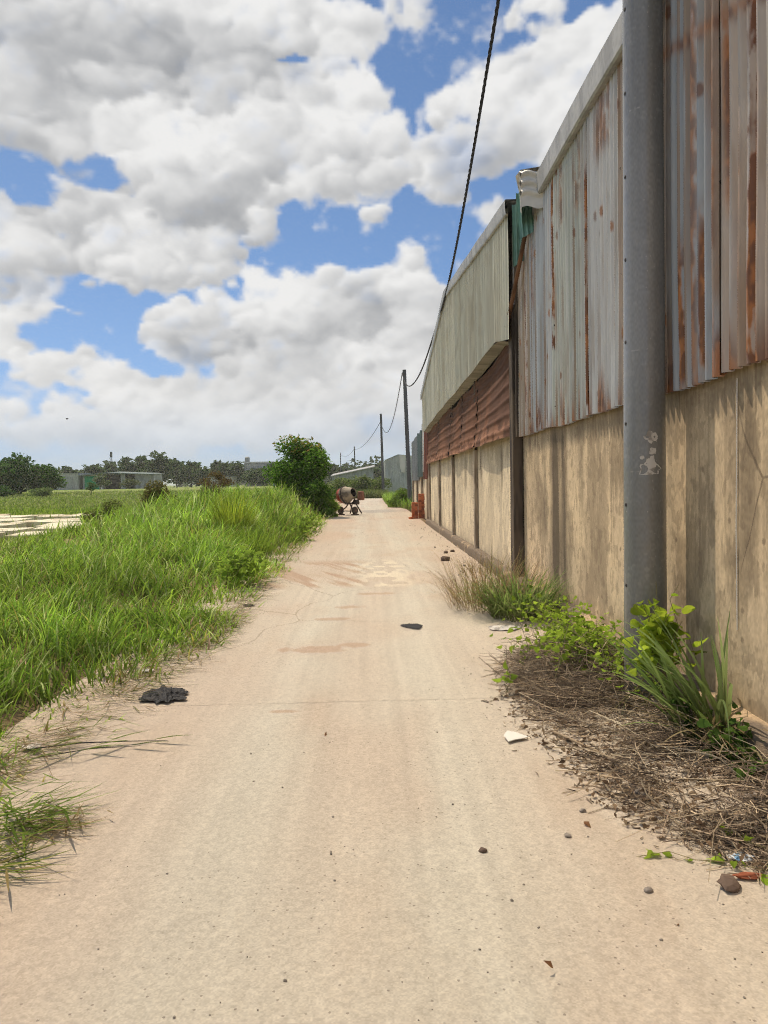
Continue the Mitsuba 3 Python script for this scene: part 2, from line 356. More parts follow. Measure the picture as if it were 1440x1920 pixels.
NB = [10.45, 9.62, 8.45, 7.15, 6.2, 5.25, 4.46, 3.6, 2.7, 1.8, .9, 0.0, -.9, -1.8]
NC = [(.32, .265, .205), (.455, .48, .49), (.45, .475, .43), (.52, .53, .525), (.40, .325, .26), (.335, .365, .39), (.43, .375, .325), (.36, .34, .31), (.41, .42, .41), (.36, .29, .24), (.41, .42, .41), (.36, .33, .30), (.41, .41, .39)]
RUST = [(9.95, .07, 2.1, 4.2, .75), (9.72, .12, 2.1, 2.65, 1), (9.2, .22, 2.1, 2.35, .9), (9.45, .1, 3.6, 4.5, .6), (8.42, .075, 2.9, 4.9, 1.25), (8.2, .12, 2.1, 2.4, .7), (8.05, .12, 4.1, 4.9, .5), (7.13, .05, 2.2, 4.2, 1.6), (7.45, .22, 4.1, 4.75, .5), (6.6, .3, 4.3, 4.9, .55),
        (5.6, .06, 2.1, 5, .8), (5.38, .05, 2.1, 4.9, .9), (4.98, .05, 2.1, 2.9, .9), (4.80, .03, 2.1, 4.6, .55), (4.68, .04, 2.1, 3.0, 1.0), (4.52, .035, 2.2, 4.9, .95), (4.36, .03, 3.0, 4.6, .7), (4.22, .03, 2.1, 3.3, .8), (4.06, .05, 2.1, 5, 1.7), (3.4, .2, 2.1, 5, .8), (2.5, .15, 2.1, 5, .8), (1.1, .2, 2.1, 5, .8)]


def near_sheet(p, n, uv):
    y, z = p.y, p.z
    c, r = mi.Color3f(NC[0]), mi.Float(0)
    for b, k in zip(NB[1:], NC[1:]):
        c = dr.select(y < b, mi.Color3f(k), c)
    s1 = fbm(y*16, z*1.1, 2, 4); s2 = fbm(y*5, z*.7, 5, 4); s3 = fbm(y*40, z*9, 1, 3)
    c = c*(.84+.40*s2)
    kr = dr.floor(y/.047); t1 = cell_rand(kr, 4, 1); t2 = cell_rand(kr, 9, 2)
    c = c*(.86+.26*t1)
    c = mix(c, (.27, .175, .105), .75*smoothstep(.70, .80, t2)*smoothstep(.36, .62, fbm(z*.9, kr*1.7, 3, 3)))
    c = mix(c, (.62, .62, .60), .5*smoothstep(.20, .12, t2)*smoothstep(.4, .6, fbm(z*.7, kr*1.3, 6, 3)))
    c = mix(c, (.29, .22, .15), .42*smoothstep(.54, .72, s1))          # brown weathering in streaks
    c = mix(c, (.50, .50, .49), .4*smoothstep(.56, .7, fbm(y*11, z*.5, 9, 3)))
    for y0, hw, z0, z1, a in RUST:
        band = dr.exp(-dr.square((y-y0+.04*(s2-.5))/(hw*.75)))*smoothstep(z0-.12, z0+.12, z)*smoothstep(z1+.3, z1-.2, z)
        r = dr.maximum(r, a*band)
    r = r*smoothstep(.36, .54, .45*s1+.35*s3+.2*fbm(y*60, z*2.5, 8, 2))*1.4
    r = dr.maximum(r, .9*smoothstep(2.5, 2.1, z+.5*(fbm(y*13, 1, 2)-.35))*smoothstep(.42, .6, s1))
    line = dr.exp(-dr.square((z-4.03-(y-4.18)*.30+.03*(s3-.5))/.05))*smoothstep(6.0, 5.4, y)
    r = dr.maximum(r, line*(.35+.6*s3))
    d1, d2, q = voronoi(y*7, z*3.2)
    r = dr.maximum(r, smoothstep(.2, .08, d1)*smoothstep(.72, .8, q)*.8)
    rust = mix((.36, .145, .045), (.17, .07, .03), smoothstep(.4, .65, s3))
    return mix(c, rust, dr.clip(r, 0, 1))


mat('rusty_galvanised', principled(mikit.proc(near_sheet), .48, .12, .5), lambda p, n, uv: fbm(p.y*3.5, p.z*1.6, p.x, 3)*.02, 1.0, 4e-3)


def plaster_fn(base, dark, streaks, seed, drips=1.0):
    def f(p, n, uv):
        y, z = p.y, p.z
        c = mix(base, [b*.78 for b in base], smoothstep(.38, .62, fbm(y*1.7, z*1.3, seed, 5)))
        c = mix(c, (base[0]*1.18, base[1]*1.18, base[2]*1.15), .6*smoothstep(.52, .7, fbm(y*3.1, z*.9, seed+3, 4)))
        st = fbm(y*6.5, z*.8, seed+1, 4)
        c = mix(c, dark, .30*drips*smoothstep(.52, .66, .6*st+.4*fbm(y*26, z*1.6, seed+2, 3))*smoothstep(.3, 1.8, z+.6*fbm(y*3, z, 2)))
        c = mix(c, dark, .6*(.4+.6*drips)*smoothstep(.535, .62, .8*fbm(y*2.6, z*1.1, seed+9, 5)+.2*fbm(y*30, z*8, 4, 3)))
        c = mix(c, dark, .35*smoothstep(.55, .65, fbm(y*13, z*9, seed+12, 4)))
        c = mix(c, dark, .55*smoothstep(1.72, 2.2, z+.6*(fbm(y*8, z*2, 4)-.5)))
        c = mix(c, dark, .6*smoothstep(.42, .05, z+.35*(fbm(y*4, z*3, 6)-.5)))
        for y0, hw, z0, z1, a in streaks:
            w = hw*(.7+.6*fbm(z*1.5, y0, 3))
            k = dr.exp(-dr.square((y-y0-.12*(fbm(z*1.1, y0, 1)-.5))/w))*smoothstep(z0-.25, z0+.15, z)*smoothstep(z1+.2, z1-.2, z)
            c = mix(c, (.085, .066, .048), dr.clip(a*k*(.45+.9*st), 0, .9))
        for w_, k_ in ((.045, 1), (.021, 2)):
            ci = dr.floor(y/w_+.35*noise(z*2.2, y*3)); ln = cell_rand(ci, k_, seed)**3*1.7+.12
            dd = dr.abs(y/w_-dr.floor(y/w_)-.5)
            c = mix(c, dark, .55*drips*smoothstep(.5, .15, dd)*smoothstep(2.12-ln, 2.12-ln*.5, z+.1*fbm(y*20, z*4, 3))*smoothstep(.55, .75, cell_rand(ci, k_+5, seed)))
        wy, wz = y+.22*(fbm(y*2, z*2, 31)-.5), z+.22*(fbm(y*2, z*2, 37)-.5)
        e1, e2, q = voronoi(wy*.75, wz*.6)
        c = mix(c, [k*.55 for k in dark], .55*smoothstep(.014, .004, e2-e1)*smoothstep(.45, .6, fbm(y*.8, z*.8, 41)))
        d1, d2, q = voronoi(y*6, z*6)
        c = mix(c, dark, .7*smoothstep(.16, .06, d1)*smoothstep(.85, .9, q))
        return c*(.88+.24*noise(y*70, z*45, 3))
    return f


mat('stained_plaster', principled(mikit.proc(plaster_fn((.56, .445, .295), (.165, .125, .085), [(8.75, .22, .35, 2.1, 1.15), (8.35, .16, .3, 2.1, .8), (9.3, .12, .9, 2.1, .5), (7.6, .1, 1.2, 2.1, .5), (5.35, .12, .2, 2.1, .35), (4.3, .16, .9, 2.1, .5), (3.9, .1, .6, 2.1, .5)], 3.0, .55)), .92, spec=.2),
    lambda p, n, uv: fbm(p.y*14, p.z*14, 0, 4)*.006+noise(p.y*90, p.z*60)*.0012, 1.0, 2e-3)
mat('cream_plaster', principled(mikit.proc(plaster_fn((.62, .53, .38), (.30, .25, .175), [(12.3, .12, 1.5, 2.1, .7), (14.6, .15, 1.6, 2.1, .8), (17.0, .2, 1.4, 2.1, .5), (27.6, .3, .1, .8, .8), (25.5, .3, .1, .5, .8)], 8.0, .25)), .92, spec=.2),
    lambda p, n, uv: fbm(p.y*8, p.z*8, 0, 4)*.008, 1.0, 3e-3)


def ledge_col(p, n, uv):
    b = fbm(p.y*3, p.z*6, p.x*5, 4)
    c = mix((.40, .30, .19), (.16, .13, .10), smoothstep(.38, .62, b+.25*smoothstep(9, 13, p.y)))
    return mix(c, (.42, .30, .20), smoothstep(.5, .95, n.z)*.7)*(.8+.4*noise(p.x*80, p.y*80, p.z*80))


mat('worn_ledge', principled(mikit.proc(ledge_col), .95, spec=.15), lambda p, n, uv: fbm(p.x*20, p.y*20, p.z*20, 3)*.01, 1.0, 3e-3)


def dark_col(p, n, uv):
    return mix((.055, .045, .038), (.12, .095, .072), smoothstep(.4, .65, fbm(p.y*9, p.z*2, p.x*9, 3)))


mat('sooty_concrete', principled(mikit.proc(dark_col), .9, spec=.2))
mat('pilaster_concrete', principled(mikit.proc(lambda p, n, uv: mix((.40, .33, .25), (.22, .18, .14), smoothstep(.4, .62, fbm(p.y*3, p.z*2.5, p.x*6, 4)))), .92, spec=.2))


def cladding_col(p, n, uv):
    y, z = p.y, p.z
    sheet = cell_rand(dr.floor(y/1.06), 3, 1)
    c = mix((.53, .53, .44), (.60, .59, .49), sheet)
    c = mix(c, (.40, .365, .27), .45*smoothstep(.47, .68, fbm(y*3.2, z*.5, 2, 4)))
    return mix(c, (.36, .31, .21), .35*smoothstep(.6, .75, fbm(y*2, z*1.6, 7, 4)))*(.9+.2*noise(y*25, z*4))


mat('pale_cladding', principled(mikit.proc(cladding_col), .55, .1, .4))


def red_col(p, n, uv):
    y, z = p.y, p.z
    s = fbm(y*1.1, z*2.3, 2, 4)
    c = mix((.092, .046, .028), (.145, .072, .044), smoothstep(.35, .65, s))
    c = mix(c, (.10, .055, .04), .75*smoothstep(.5, .72, fbm(y*2.5, z*1.1, 6, 4)))
    return mix(c, (.36, .19, .12), .6*smoothstep(2.55, 2.12, z)*smoothstep(.4, .6, fbm(y*5, z*9, 3)))


mat('faded_red_sheet', principled(mikit.proc(red_col), .85, .0, .15), lambda p, n, uv: fbm(p.y*3, p.z*3, 0, 3)*.02, 1.0, 5e-3)
mat('dull_red_sheet', principled(mikit.proc(lambda p, n, uv: mix((.20, .075, .05), (.10, .045, .035), smoothstep(.4, .65, fbm(p.y*5, p.z*.8, 2, 4)))), .6, .0, .3))


def galv(base, seed, br=.5):
    return lambda p, n, uv: mix(base, [b*br for b in base], smoothstep(.4, .72, fbm(p.y*6+p.x*6, p.z*1.1, seed, 4)))*(.9+.2*noise(p.x*30+p.y*30, p.z*30))


mat('white_metal', principled(mikit.proc(galv((.60, .59, .56), 2, .72)), .5, .1, .5))
mat('flashing_metal', principled(mikit.proc(galv((.37, .375, .37), 4, .7)), .5, .15, .5))
mat('grey_metal', principled(mikit.proc(galv((.30, .315, .32), 6, .7)), .5, .2, .5))
mat('teal_metal', principled(mikit.proc(galv((.17, .33, .28), 5, .7)), .5, .1, .5))
mat('slate_metal', principled(mikit.proc(galv((.14, .19, .18), 5, .6)), .5, .1, .4))
mat('rusty_iron', principled(mikit.proc(galv((.20, .105, .06), 7, .5)), .7, .1, .3))
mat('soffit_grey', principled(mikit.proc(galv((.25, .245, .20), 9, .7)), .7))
mat('pale_grey_metal', principled(mikit.proc(galv((.47, .49, .47), 6, .8)), .6, .1, .4))
mat('dark_void', principled((.02, .018, .016), .95, spec=.1))


def pole_col(p, n, uv):
    z = p.z
    c = mix((.155, .158, .156), (.198, .20, .197), smoothstep(.35, .65, fbm(p.x*6, p.y*6, z*.7, 4)))
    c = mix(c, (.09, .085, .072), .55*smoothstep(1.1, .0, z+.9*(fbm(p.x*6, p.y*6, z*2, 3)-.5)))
    c = mix(c, (.26, .258, .245), .30*smoothstep(.60, .75, fbm(p.x*22, p.y*22, z*20, 4)))
    d1, d2, q = voronoi(p.y*40+p.x*40, z*30)
    return mix(c, (.32, .31, .30), .6*smoothstep(.2, .05, d1)*smoothstep(.94, .96, q))*(.88+.24*noise(p.x*120, p.y*120, z*50))


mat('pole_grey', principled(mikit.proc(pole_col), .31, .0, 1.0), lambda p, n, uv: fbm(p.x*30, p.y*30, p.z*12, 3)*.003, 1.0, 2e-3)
mat('far_pole_grey', principled(mikit.proc(galv((.115, .12, .122), 3, .7)), .8))
mat('black_rubber', principled((.022, .022, .025), .6))
mat('bolt_black', principled((.03, .027, .024), .6))
mat('paper_white', principled(mikit.proc(lambda p, n, uv: mix((.52, .50, .47), (.24, .22, .20), smoothstep(.5, .7, fbm(p.x*25, p.y*25, p.z*25, 3)))), .8))
mat('trash_white', principled((.62, .60, .55), .6))
mat('trash_blue', principled(mikit.proc(lambda p, n, uv: mix((.62, .66, .68), (.12, .25, .38), smoothstep(.52, .62, fbm(p.x*55, p.y*22, 1, 3)))), .35))
mat('black_plastic', principled((.016, .016, .017), .68, spec=.3))
mat('stone', principled(mikit.proc(lambda p, n, uv: mix((.26, .23, .20), (.13, .115, .10), smoothstep(.35, .65, fbm(p.x*40, p.y*40, p.z*40, 3)))), .9))
mat('pale_stone', principled(mikit.proc(lambda p, n, uv: mix((.42, .37, .30), (.28, .23, .18), smoothstep(.35, .65, fbm(p.x*40, p.y*40, p.z*40, 3)))), .9))
mat('brown_stone', principled((.12, .085, .065), .9))
mat('terracotta', principled(mikit.proc(lambda p, n, uv: mix((.52, .18, .085), (.38, .12, .06), smoothstep(.35, .65, fbm(p.x*9, p.y*9, p.z*14, 3)))), .9, spec=.2))
mat('terracotta_dark', principled((.26, .085, .045), .9, spec=.2))
mat('bark', principled((.085, .065, .048), .9))
mat('slab_pale', principled(mikit.proc(lambda p, n, uv: mix((.62, .57, .42), (.42, .36, .24), smoothstep(.45, .7, fbm(p.x*1.2, p.y*.9, 2, 4)))), .95, spec=.15))
mat('green_paint', principled((.015, .27, .13), .55))
mat('mixer_cement', principled(mikit.proc(lambda p, n, uv: mix((.40, .35, .27), (.20, .17, .135), smoothstep(.4, .65, fbm(p.x*5, p.y*5, p.z*5, 4)))), .85))
mat('mixer_red', principled((.36, .06, .04), .55))
mat('mixer_iron', principled((.075, .06, .05), .75))
mat('mixer_rust', principled((.25, .115, .075), .8))

# ------------------------------------------------------------------ the setting: ground, road, yard
gx = np.unique(np.concatenate([np.linspace(-40, -12, 40), np.linspace(-12, 4, 90), np.linspace(4, 40, 20), np.geomspace(40, 2500, 24), -np.geomspace(40, 2500, 30)]))
gy = np.unique(np.concatenate([np.linspace(-12, 60, 200), np.linspace(60, 240, 60), np.geomspace(240, 2500, 16), [-60, -30]]))
GX, GY = np.meshgrid(gx, gy, indexing='ij')
GZ = ground_z(GX, GY)
GZ -= .12*((GX > 2.12) & (GY < 43))
solo('ground', (np.stack([GX, GY, GZ], -1).reshape(-1, 3), grid(len(gx), len(gy))), 'field_soil', 'grassy field and soil on both sides of the concrete lane', kind='structure', smooth=True)

put('concrete_road', box(-2.2, 1.95, -5.8, 77.0, -.14, -.105), 'dusty_concrete')
tag('concrete_road', 'straight dusty concrete lane running beside the sheds', kind='structure')
joints = [-5.7, -.25, 5.24, 11.0]+[11.0+5.5*k for k in range(1, 13)]
g = R(3)
for a, b in zip(joints[:-1], joints[1:]):
    tilt = (-.012+.01*g.random())
    x0, x1 = -2.3, 1.985
    nx, ny = 26, 34
    X, Y = np.meshgrid(np.linspace(x0, x1, nx), np.linspace(a+.0022, b-.0022, ny), indexing='ij')
    Z = (meshkit.fbm(np.stack([X*.8, Y*.5, X*0], -1), 3, 9)-.5)*.012
    top = np.stack([X, Y, Z], -1).reshape(-1, 3)
    f = grid(nx, ny)
    rim = np.concatenate([np.arange(nx)*ny, (nx-1)*ny+np.arange(1, ny), ((nx-2)-np.arange(nx-1))*ny+ny-1, np.arange(ny-2, 0, -1)])
    low = top[rim]+np.array([0, 0, -.1]); n0 = len(top); k = len(rim); i = np.arange(k); j = (i+1) % k
    side = np.vstack([np.stack([rim[i], n0+i, n0+j], 1), np.stack([rim[i], n0+j, rim[j]], 1)])
    put('slab', (np.vstack([top, low]), np.vstack([f, side])), 'dusty_concrete', 'concrete_road', smooth=30)

# pale paving slabs far left, their joints grown over
tag(put('paved_yard', box(-34, -7.5, 21.5, 39.5, -.05, .02), 'field_soil'), 'yard of pale broken slabs in the field on the left', kind='structure')
g = R(8)
for row in range(7):
    y0 = 21.8+row*2.55; x = -33.0+g.random()*2; row_h = 2.1+.25*g.random()
    while x < -8.3:
        w = 1.2+1.9*g.random()
        n = 14; th = np.linspace(0, 2*PI, n, endpoint=False)+.1
        ex = np.sign(np.cos(th))*np.abs(np.cos(th))**.35; ey = np.sign(np.sin(th))*np.abs(np.sin(th))**.35
        out = np.stack([x+w/2+ex*w*.47*(1-.24*g.random(n)), y0+row_h/2+ey*row_h*.47*(1-.30*g.random(n))], -1)
        m = trimesh.creation.extrude_polygon(Polygon(out), .16+.08*g.random(), engine='earcut'); m.apply_translation((0, 0, .02))
        v = np.array(m.vertices); v[:, 2] += (v[:, 1]-y0)*.035*(g.random()-.2)
        put('slab', (v, np.array(m.faces)), 'slab_pale', 'paved_yard')
        x += w+.12+.45*g.random()**2

# ------------------------------------------------------------------ corrugated sheets
def sheet(y0, y1, zb, zt, x, pitch=.076, amp=.010, shape='sine', nz=5, warp=.012, seed=0, per=8, tilt=0.0):
    """An upright corrugated sheet along y facing -x; zb, zt may be functions of y; tilt: how far the foot stands out."""
    n = max(3, int(round((y1-y0)/pitch*per))+1)
    y = np.linspace(y0, y1, n); ph = y/pitch
    if shape == 'sine':
        wv = np.cos(2*PI*ph)*amp
    else:                                                             # trapezoid ribs with wide flats between
        k = np.abs((ph % 1)-.5)*2
        wv = amp*(smooth(.62, .86, k)*2-1)
    zb_ = np.array([zb(a) if callable(zb) else zb for a in y]); zt_ = np.array([zt(a) if callable(zt) else zt for a in y])
    t = np.linspace(0, 1, nz)
    Z = zb_[:, None]*(1-t)+zt_[:, None]*t; Y = np.repeat(y[:, None], nz, 1)
    X = x-wv[:, None]-tilt*(1-t)[None, :]+warp*(meshkit.fbm(np.stack([Y*1.3, Z*.9, Y*0+seed*3.1], -1), 2, seed)-.5)
    return np.stack([X, Y, Z], -1).reshape(-1, 3), grid(n, nz)


# ------------------------------------------------------------------ near shed: rusty corrugated iron on a stained wall
A = thing('rusty_shed', 'long rusty corrugated iron shed on a stained tan plaster wall behind the nearest pole', 'shed')
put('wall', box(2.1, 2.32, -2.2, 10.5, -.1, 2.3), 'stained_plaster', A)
def ledge(y0, y1, parent, seed, x0=1.965):
    n = int((y1-y0)/.09); Y = np.linspace(y0, y1, n); gg = R(seed)
    pr = np.array([(x0, -.05), (x0+.003, .06), (x0+.012, .145), (x0+.035, .17), (2.10, .182)])
    ch = meshkit.fbm(np.stack([Y*2.2, Y*0, Y*0], -1), 4, seed)-.5
    X = pr[:, 0][None]+ch[:, None]*np.array([.03, .05, .075, .06, 0])[None]; Z = pr[:, 1][None]+(ch*.09)[:, None]*np.array([0, .2, .7, 1, .4])[None]
    return put('ledge', (np.stack([X, np.repeat(Y[:, None], 5, 1), Z], -1).reshape(-1, 3), grid(n, 5)), 'worn_ledge', parent, smooth=35)
ledge(-2.2, 10.42, A, 4)
for i, (b, a) in enumerate(zip(NB[:-1], NB[1:])):
    pitch = (.086, .096, .096, .094, .096, .098, .10)[i % 7]
    put('sheet', sheet(a-.05, b, lambda y, i=i: 2.09+.008*math.sin(i*2.3)+.006*math.sin(y*5+i), 4.9, 2.045-.006*(i % 2), pitch, .027, seed=i+1, nz=7, warp=.03), 'rusty_galvanised', A, smooth=True)
g = R(12)
bolts = [lathe([(0, .008), (.007, .007), (.011, 0), (.014, -.004)], 8) for _ in range(1)]
fl = np.array([(2.10, 5.035), (1.975, 5.03), (1.965, 5.02), (1.968, 4.79), (1.985, 4.772), (2.03, 4.775)])
for k, (a, b) in enumerate(((-2.2, 1.2), (1.185, 5.0), (4.985, 8.9))):
    Y = np.linspace(a, b, 12)
    dz = .012*np.sin(Y*1.7+k)+.004*k
    v = np.stack([np.repeat((fl[:, 0]-.004*k)[None], 12, 0), np.repeat(Y[:, None], len(fl), 1), fl[:, 1][None]+dz[:, None]], -1).reshape(-1, 3)
    put('eave_flashing', (v, grid(12, len(fl))), 'flashing_metal', A, smooth=25)
v = np.array([(2.0, -2.2, 5.03), (9, -2.2, 5.9), (9, 10.45, 5.9), (2.0, 10.45, 5.03)], float)
put('roof', (np.vstack([v, v+(0, 0, .03)]), np.array([[0, 1, 2], [0, 2, 3], [4, 6, 5], [4, 7, 6], [0, 4, 5], [0, 5, 1], [2, 6, 7], [2, 7, 3]])), 'grey_metal', A)
put('end_wall', box(2.32, 9, 10.38, 10.45, 0, 5.0), 'grey_metal', A)
# white ribbed cap folded over the corner and teal offcuts hung below it
n, m_ = 40, 12
zz = np.linspace(4.62, 5.05, n); ss = np.linspace(0, 1, m_)
Z, S_ = np.meshgrid(zz, ss, indexing='ij')
rib = .034*np.abs(np.sin((Z-4.73)/.11*PI))**2*smooth(4.70, 4.74, Z)-.012
out = rib+.012*(meshkit.fbm(np.stack([S_*3, Z*3, Z*0], -1), 2, 3)-.5)-.03*smooth(5.0, 5.05, Z)
face = np.stack([1.80+.235*S_+.2*out, 9.02-.19*S_-out, Z+.05*(1-S_)+.02*np.sin(S_*6)], -1).reshape(-1, 3)
side = np.stack([1.80+.15*S_-out*.6, 9.02+.75*S_, Z*1+.05-.10*S_], -1).reshape(-1, 3)
lid = np.array([(1.80, 9.02, 5.105), (2.035, 8.83, 5.07), (2.35, 8.85, 5.12), (2.3, 9.8, 5.15), (1.95, 9.77, 5.01), (1.775, 9.2, 5.10)])
put('white_cap', join([(face, grid(n, m_)), (side, grid(n, m_)), (lid, np.array([[0, 1, 2], [0, 2, 3], [0, 3, 4], [0, 4, 5]]))]), 'white_metal', A, smooth=40, label='bent white ribbed metal cap over the shed corner')
def flap(p0, p1, zb, zt, out, waves, seed):
    n, m_ = waves*8+1, 7
    s_, t_ = np.meshgrid(np.linspace(0, 1, n), np.linspace(0, 1, m_), indexing='ij')
    w = .016*np.cos(2*PI*waves*s_)
    X = p0[0]+(p1[0]-p0[0])*s_*(1+.12*(1-t_)); Y = p0[1]+(p1[1]-p0[1])*s_-out*(1-t_)**1.4-w
    Z = zb+(zt-zb)*t_-.10*s_*(1-t_)*0+.10*(s_-.5)*(1-t_)
    return np.stack([X, Y, Z], -1).reshape(-1, 3), grid(n, m_)
put('teal_offcut', flap((1.835, 9.52), (2.03, 9.44), 4.46, 5.02, .14, 4, 1), 'teal_metal', A, smooth=True, label='teal corrugated offcut hanging under the white cap')
put('teal_offcut', flap((1.875, 10.0), (2.03, 9.98), 4.30, 5.05, .02, 3, 2), 'teal_metal', A, smooth=True)
put('brace', tube([(1.965, 9.45, 4.66), (1.95, 10.0, 4.22), (1.93, 10.85, 3.58)], .028, 8), 'rusty_iron', A, smooth=40, label='thin rusty brace leaning across the sheets')
put('downpipe', tube([(2.0, 10.56, 3.45), (2.0, 10.56, 4.2), (2.0, 10.56, 4.85)], .022, 8), 'white_metal', A, smooth=40)
put('corner_post', box(1.99, 2.08, 10.44, 10.5, 2.1, 4.7), 'sooty_concrete', A)
for i, b in enumerate(NB[:9]):
    for z in (2.3, 3.15, 4.0):
        put('screw', move(bolts[0], xform((2.03, b-.04+.01*g.normal(), z+.02*g.normal()), ry=-PI/2)), 'bolt_black', A)
put('drip_line', tube([(2.094, 4.36, .62), (2.093, 4.37, 1.2), (2.094, 4.36, 2.06)], .0035, 5), 'trash_white', A, label='thin pale string down the plaster')

# ------------------------------------------------------------------ gable shed: pale cladding over sagging red sheets and pilasters
B = thing('gable_shed', 'gable shed with pale ribbed cladding over sagging red sheets and a cream plaster wall', 'shed')
put('wall', box(2.1, 2.3, 10.52, 27.9, -.1, 2.2), 'cream_plaster', B)
ledge(10.42, 27.9, B, 6)
g = R(14)
put('corner_column', box(1.955, 2.095, 10.52, 10.78, 0, 3.9, .01), 'sooty_concrete', B, label='blackened corner column')
for k, y in enumerate((15.15, 19.3, 23.2, 27.1)):
    put('pilaster', box(2.03, 2.098, y-.11, y+.11, .1, 2.12, .008), 'pilaster_concrete', B)
    put('post', box(2.06, 2.12, y-.06, y+.06, 2.12, 3.5), 'sooty_concrete', B)
def gable(y):
    return float(np.interp(y, [10.3, 18.8, 27.9], [5.18, 6.10, 4.62]))
def foot(y):
    return float(np.interp(y, [10.3, 10.5, 11.6, 11.7, 16, 21, 27], [3.42, 3.43, 3.60, 3.58, 3.49, 3.44, 3.30]))+.012*math.sin(y*2.1)
ys = [10.5]+[11.6+1.06*k for k in range(15)]+[27.6]
for i, (a, b) in enumerate(zip(ys[:-1], ys[1:])):
    put('cladding_sheet', sheet(a-.03, b, foot, gable, 1.90-.004*(i % 2), .177, .015, 'trapezoid', nz=5, warp=.022, seed=i+20, per=8), 'pale_cladding', B, smooth=35)
for a, b in ((10.3, 13.6), (13.6, 16.4), (16.4, 18.85), (18.85, 22.0), (22.0, 25.2), (25.2, 28.0)):
    n = 8; Y = np.linspace(a, b-.01, n); zt = np.array([gable(y) for y in Y])
    fb = np.array([(2.2, .06), (1.855, .055), (1.84, .045), (1.843, -.10), (1.855, -.135), (1.885, -.14)])
    v = np.stack([np.repeat(fb[:, 0][None], n, 0), np.repeat(Y[:, None], len(fb), 1), zt[:, None]+fb[:, 1][None]+.006*np.sin(Y*3)[:, None]], -1).reshape(-1, 3)
    put('verge_flashing', (v, grid(n, len(fb))), 'flashing_metal', B, smooth=25)
v = []
for y, z in ((10.3, gable(10.3)), (18.8, gable(18.8)), (28.0, gable(27.9))):
    v += [(1.925, y, z+.03), (14.0, y, z+.03)]
put('roof', (np.array(v), np.array([[0, 1, 3], [0, 3, 2], [2, 3, 5], [2, 5, 4]])), 'grey_metal', B)
put('side_wall', box(2.3, 14, 27.8, 27.9, 0, 4.6), 'grey_metal', B)
m = trimesh.creation.extrude_polygon(Polygon([(10.3, 0), (27.9, 0), (27.9, 4.63), (18.8, 6.11), (10.3, 5.19)]), .1, engine='earcut')
v = np.array(m.vertices); put('rear_wall', (np.stack([13.85+v[:, 2], v[:, 0], v[:, 1]], -1), np.array(m.faces)), 'grey_metal', B)
put('side_wall', box(2.3, 14, 10.52, 10.6, 0, 5.17), 'grey_metal', B)
put('inner_lining', box(3.4, 3.45, 10.7, 27.7, 0, 4.6), 'dark_void', B)
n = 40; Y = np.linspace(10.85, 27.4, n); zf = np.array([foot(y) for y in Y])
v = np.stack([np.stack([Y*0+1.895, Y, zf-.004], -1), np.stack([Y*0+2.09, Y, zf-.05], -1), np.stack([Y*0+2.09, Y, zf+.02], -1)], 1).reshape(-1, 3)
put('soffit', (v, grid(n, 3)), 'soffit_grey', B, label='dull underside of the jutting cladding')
spans = [10.86, 14.7, 17.2, 19.6, 23.2, 27.3]
for i, (a, b) in enumerate(zip(spans[:-1], spans[1:])):
    nz, ny = 92, 26
    t = np.linspace(0, 1, nz)[:, None]; s = np.linspace(0, 1, ny)[None, :]
    gap = .035
    Yb = a+gap+(b-a-2*gap)*s; Yg = Yb+.03*np.sin(t*9+i*2)*(np.abs(s-.5)*2)**6
    sag = -(.05+.03*(i % 3))*4*s*(1-s)*t*(.4+.6*t)+(.26*(1-s)**2.2*(i == 0)+.05*(1-s)+.06*math.sin(i*2.2)*s)*t
    topz = 3.44
    Zg = 2.13+(topz-2.13)*t+sag+.035*(meshkit.fbm(np.stack([Yg*1.2, t*3+Yg*0, Yg*0], -1), 2, i)-.5)
    ph = t*(topz-2.13)/(.19+.012*i)+.35*i
    rib = (np.abs(np.sin(ph*PI))**5)
    flare = .13*(1-t)**2.6*(.75+.5*(meshkit.fbm(np.stack([Yg*1.4, t*4+Yg*0, Yg*0+i], -1), 3, 7+i)-.5))+.05*np.sin(s*PI)*(1-t)
    Xg = 2.075-.024*rib*(.75+.6*(meshkit.fbm(np.stack([Yg*1.1, t*6+Yg*0, Yg*0], -1), 2, 30)-.3))-flare
    Xg += .02*(meshkit.fbm(np.stack([Yg*.8, t*2+Yg*0, Yg*0+3], -1), 2, 50+i)-.5)
    put('red_sheet', (np.stack([Xg, Yg, Zg], -1).reshape(-1, 3), grid(nz, ny)), 'faded_red_sheet', B, smooth=True)

# ------------------------------------------------------------------ far sheds on the right side
C = thing('patchwork_shed', 'low shed patched with dull red and slate upright sheets beyond the gable shed', 'shed')
put('wall', box(2.36, 2.5, 27.95, 42.5, -.1, 2.0), 'cream_plaster', C)
put('end_wall', box(2.5, 9, 42.3, 42.5, -.1, 3.2), 'grey_metal', C)
for y in (28.2, 31.4, 34.8, 38.4, 42.2):
    put('pilaster', box(2.26, 2.358, y-.1, y+.1, 0, 2.0), 'pilaster_concrete', C)
put('red_sheet', sheet(27.95, 29.6, 1.62, lambda y: 4.55-.28*(y-27.9), 2.12, .15, .03, tilt=.08, seed=3), 'dull_red_sheet', C, smooth=True)
put('red_sheet', sheet(29.4, 31.6, 2.0, lambda y: 4.0-.12*(y-29.4)+.12*math.sin(y*6), 2.30, .15, .03, seed=4), 'dull_red_sheet', C, smooth=True)
put('white_sheet', sheet(31.4, 33.6, 1.95, lambda y: 3.95+.1*math.sin(y*4), 2.28, .15, .03, seed=5), 'white_metal', C, smooth=True)
put('slate_sheet', sheet(33.4, 36.4, 1.75, lambda y: 3.75+.06*math.sin(y*3), 2.24, .15, .03, seed=7), 'slate_metal', C, smooth=True)
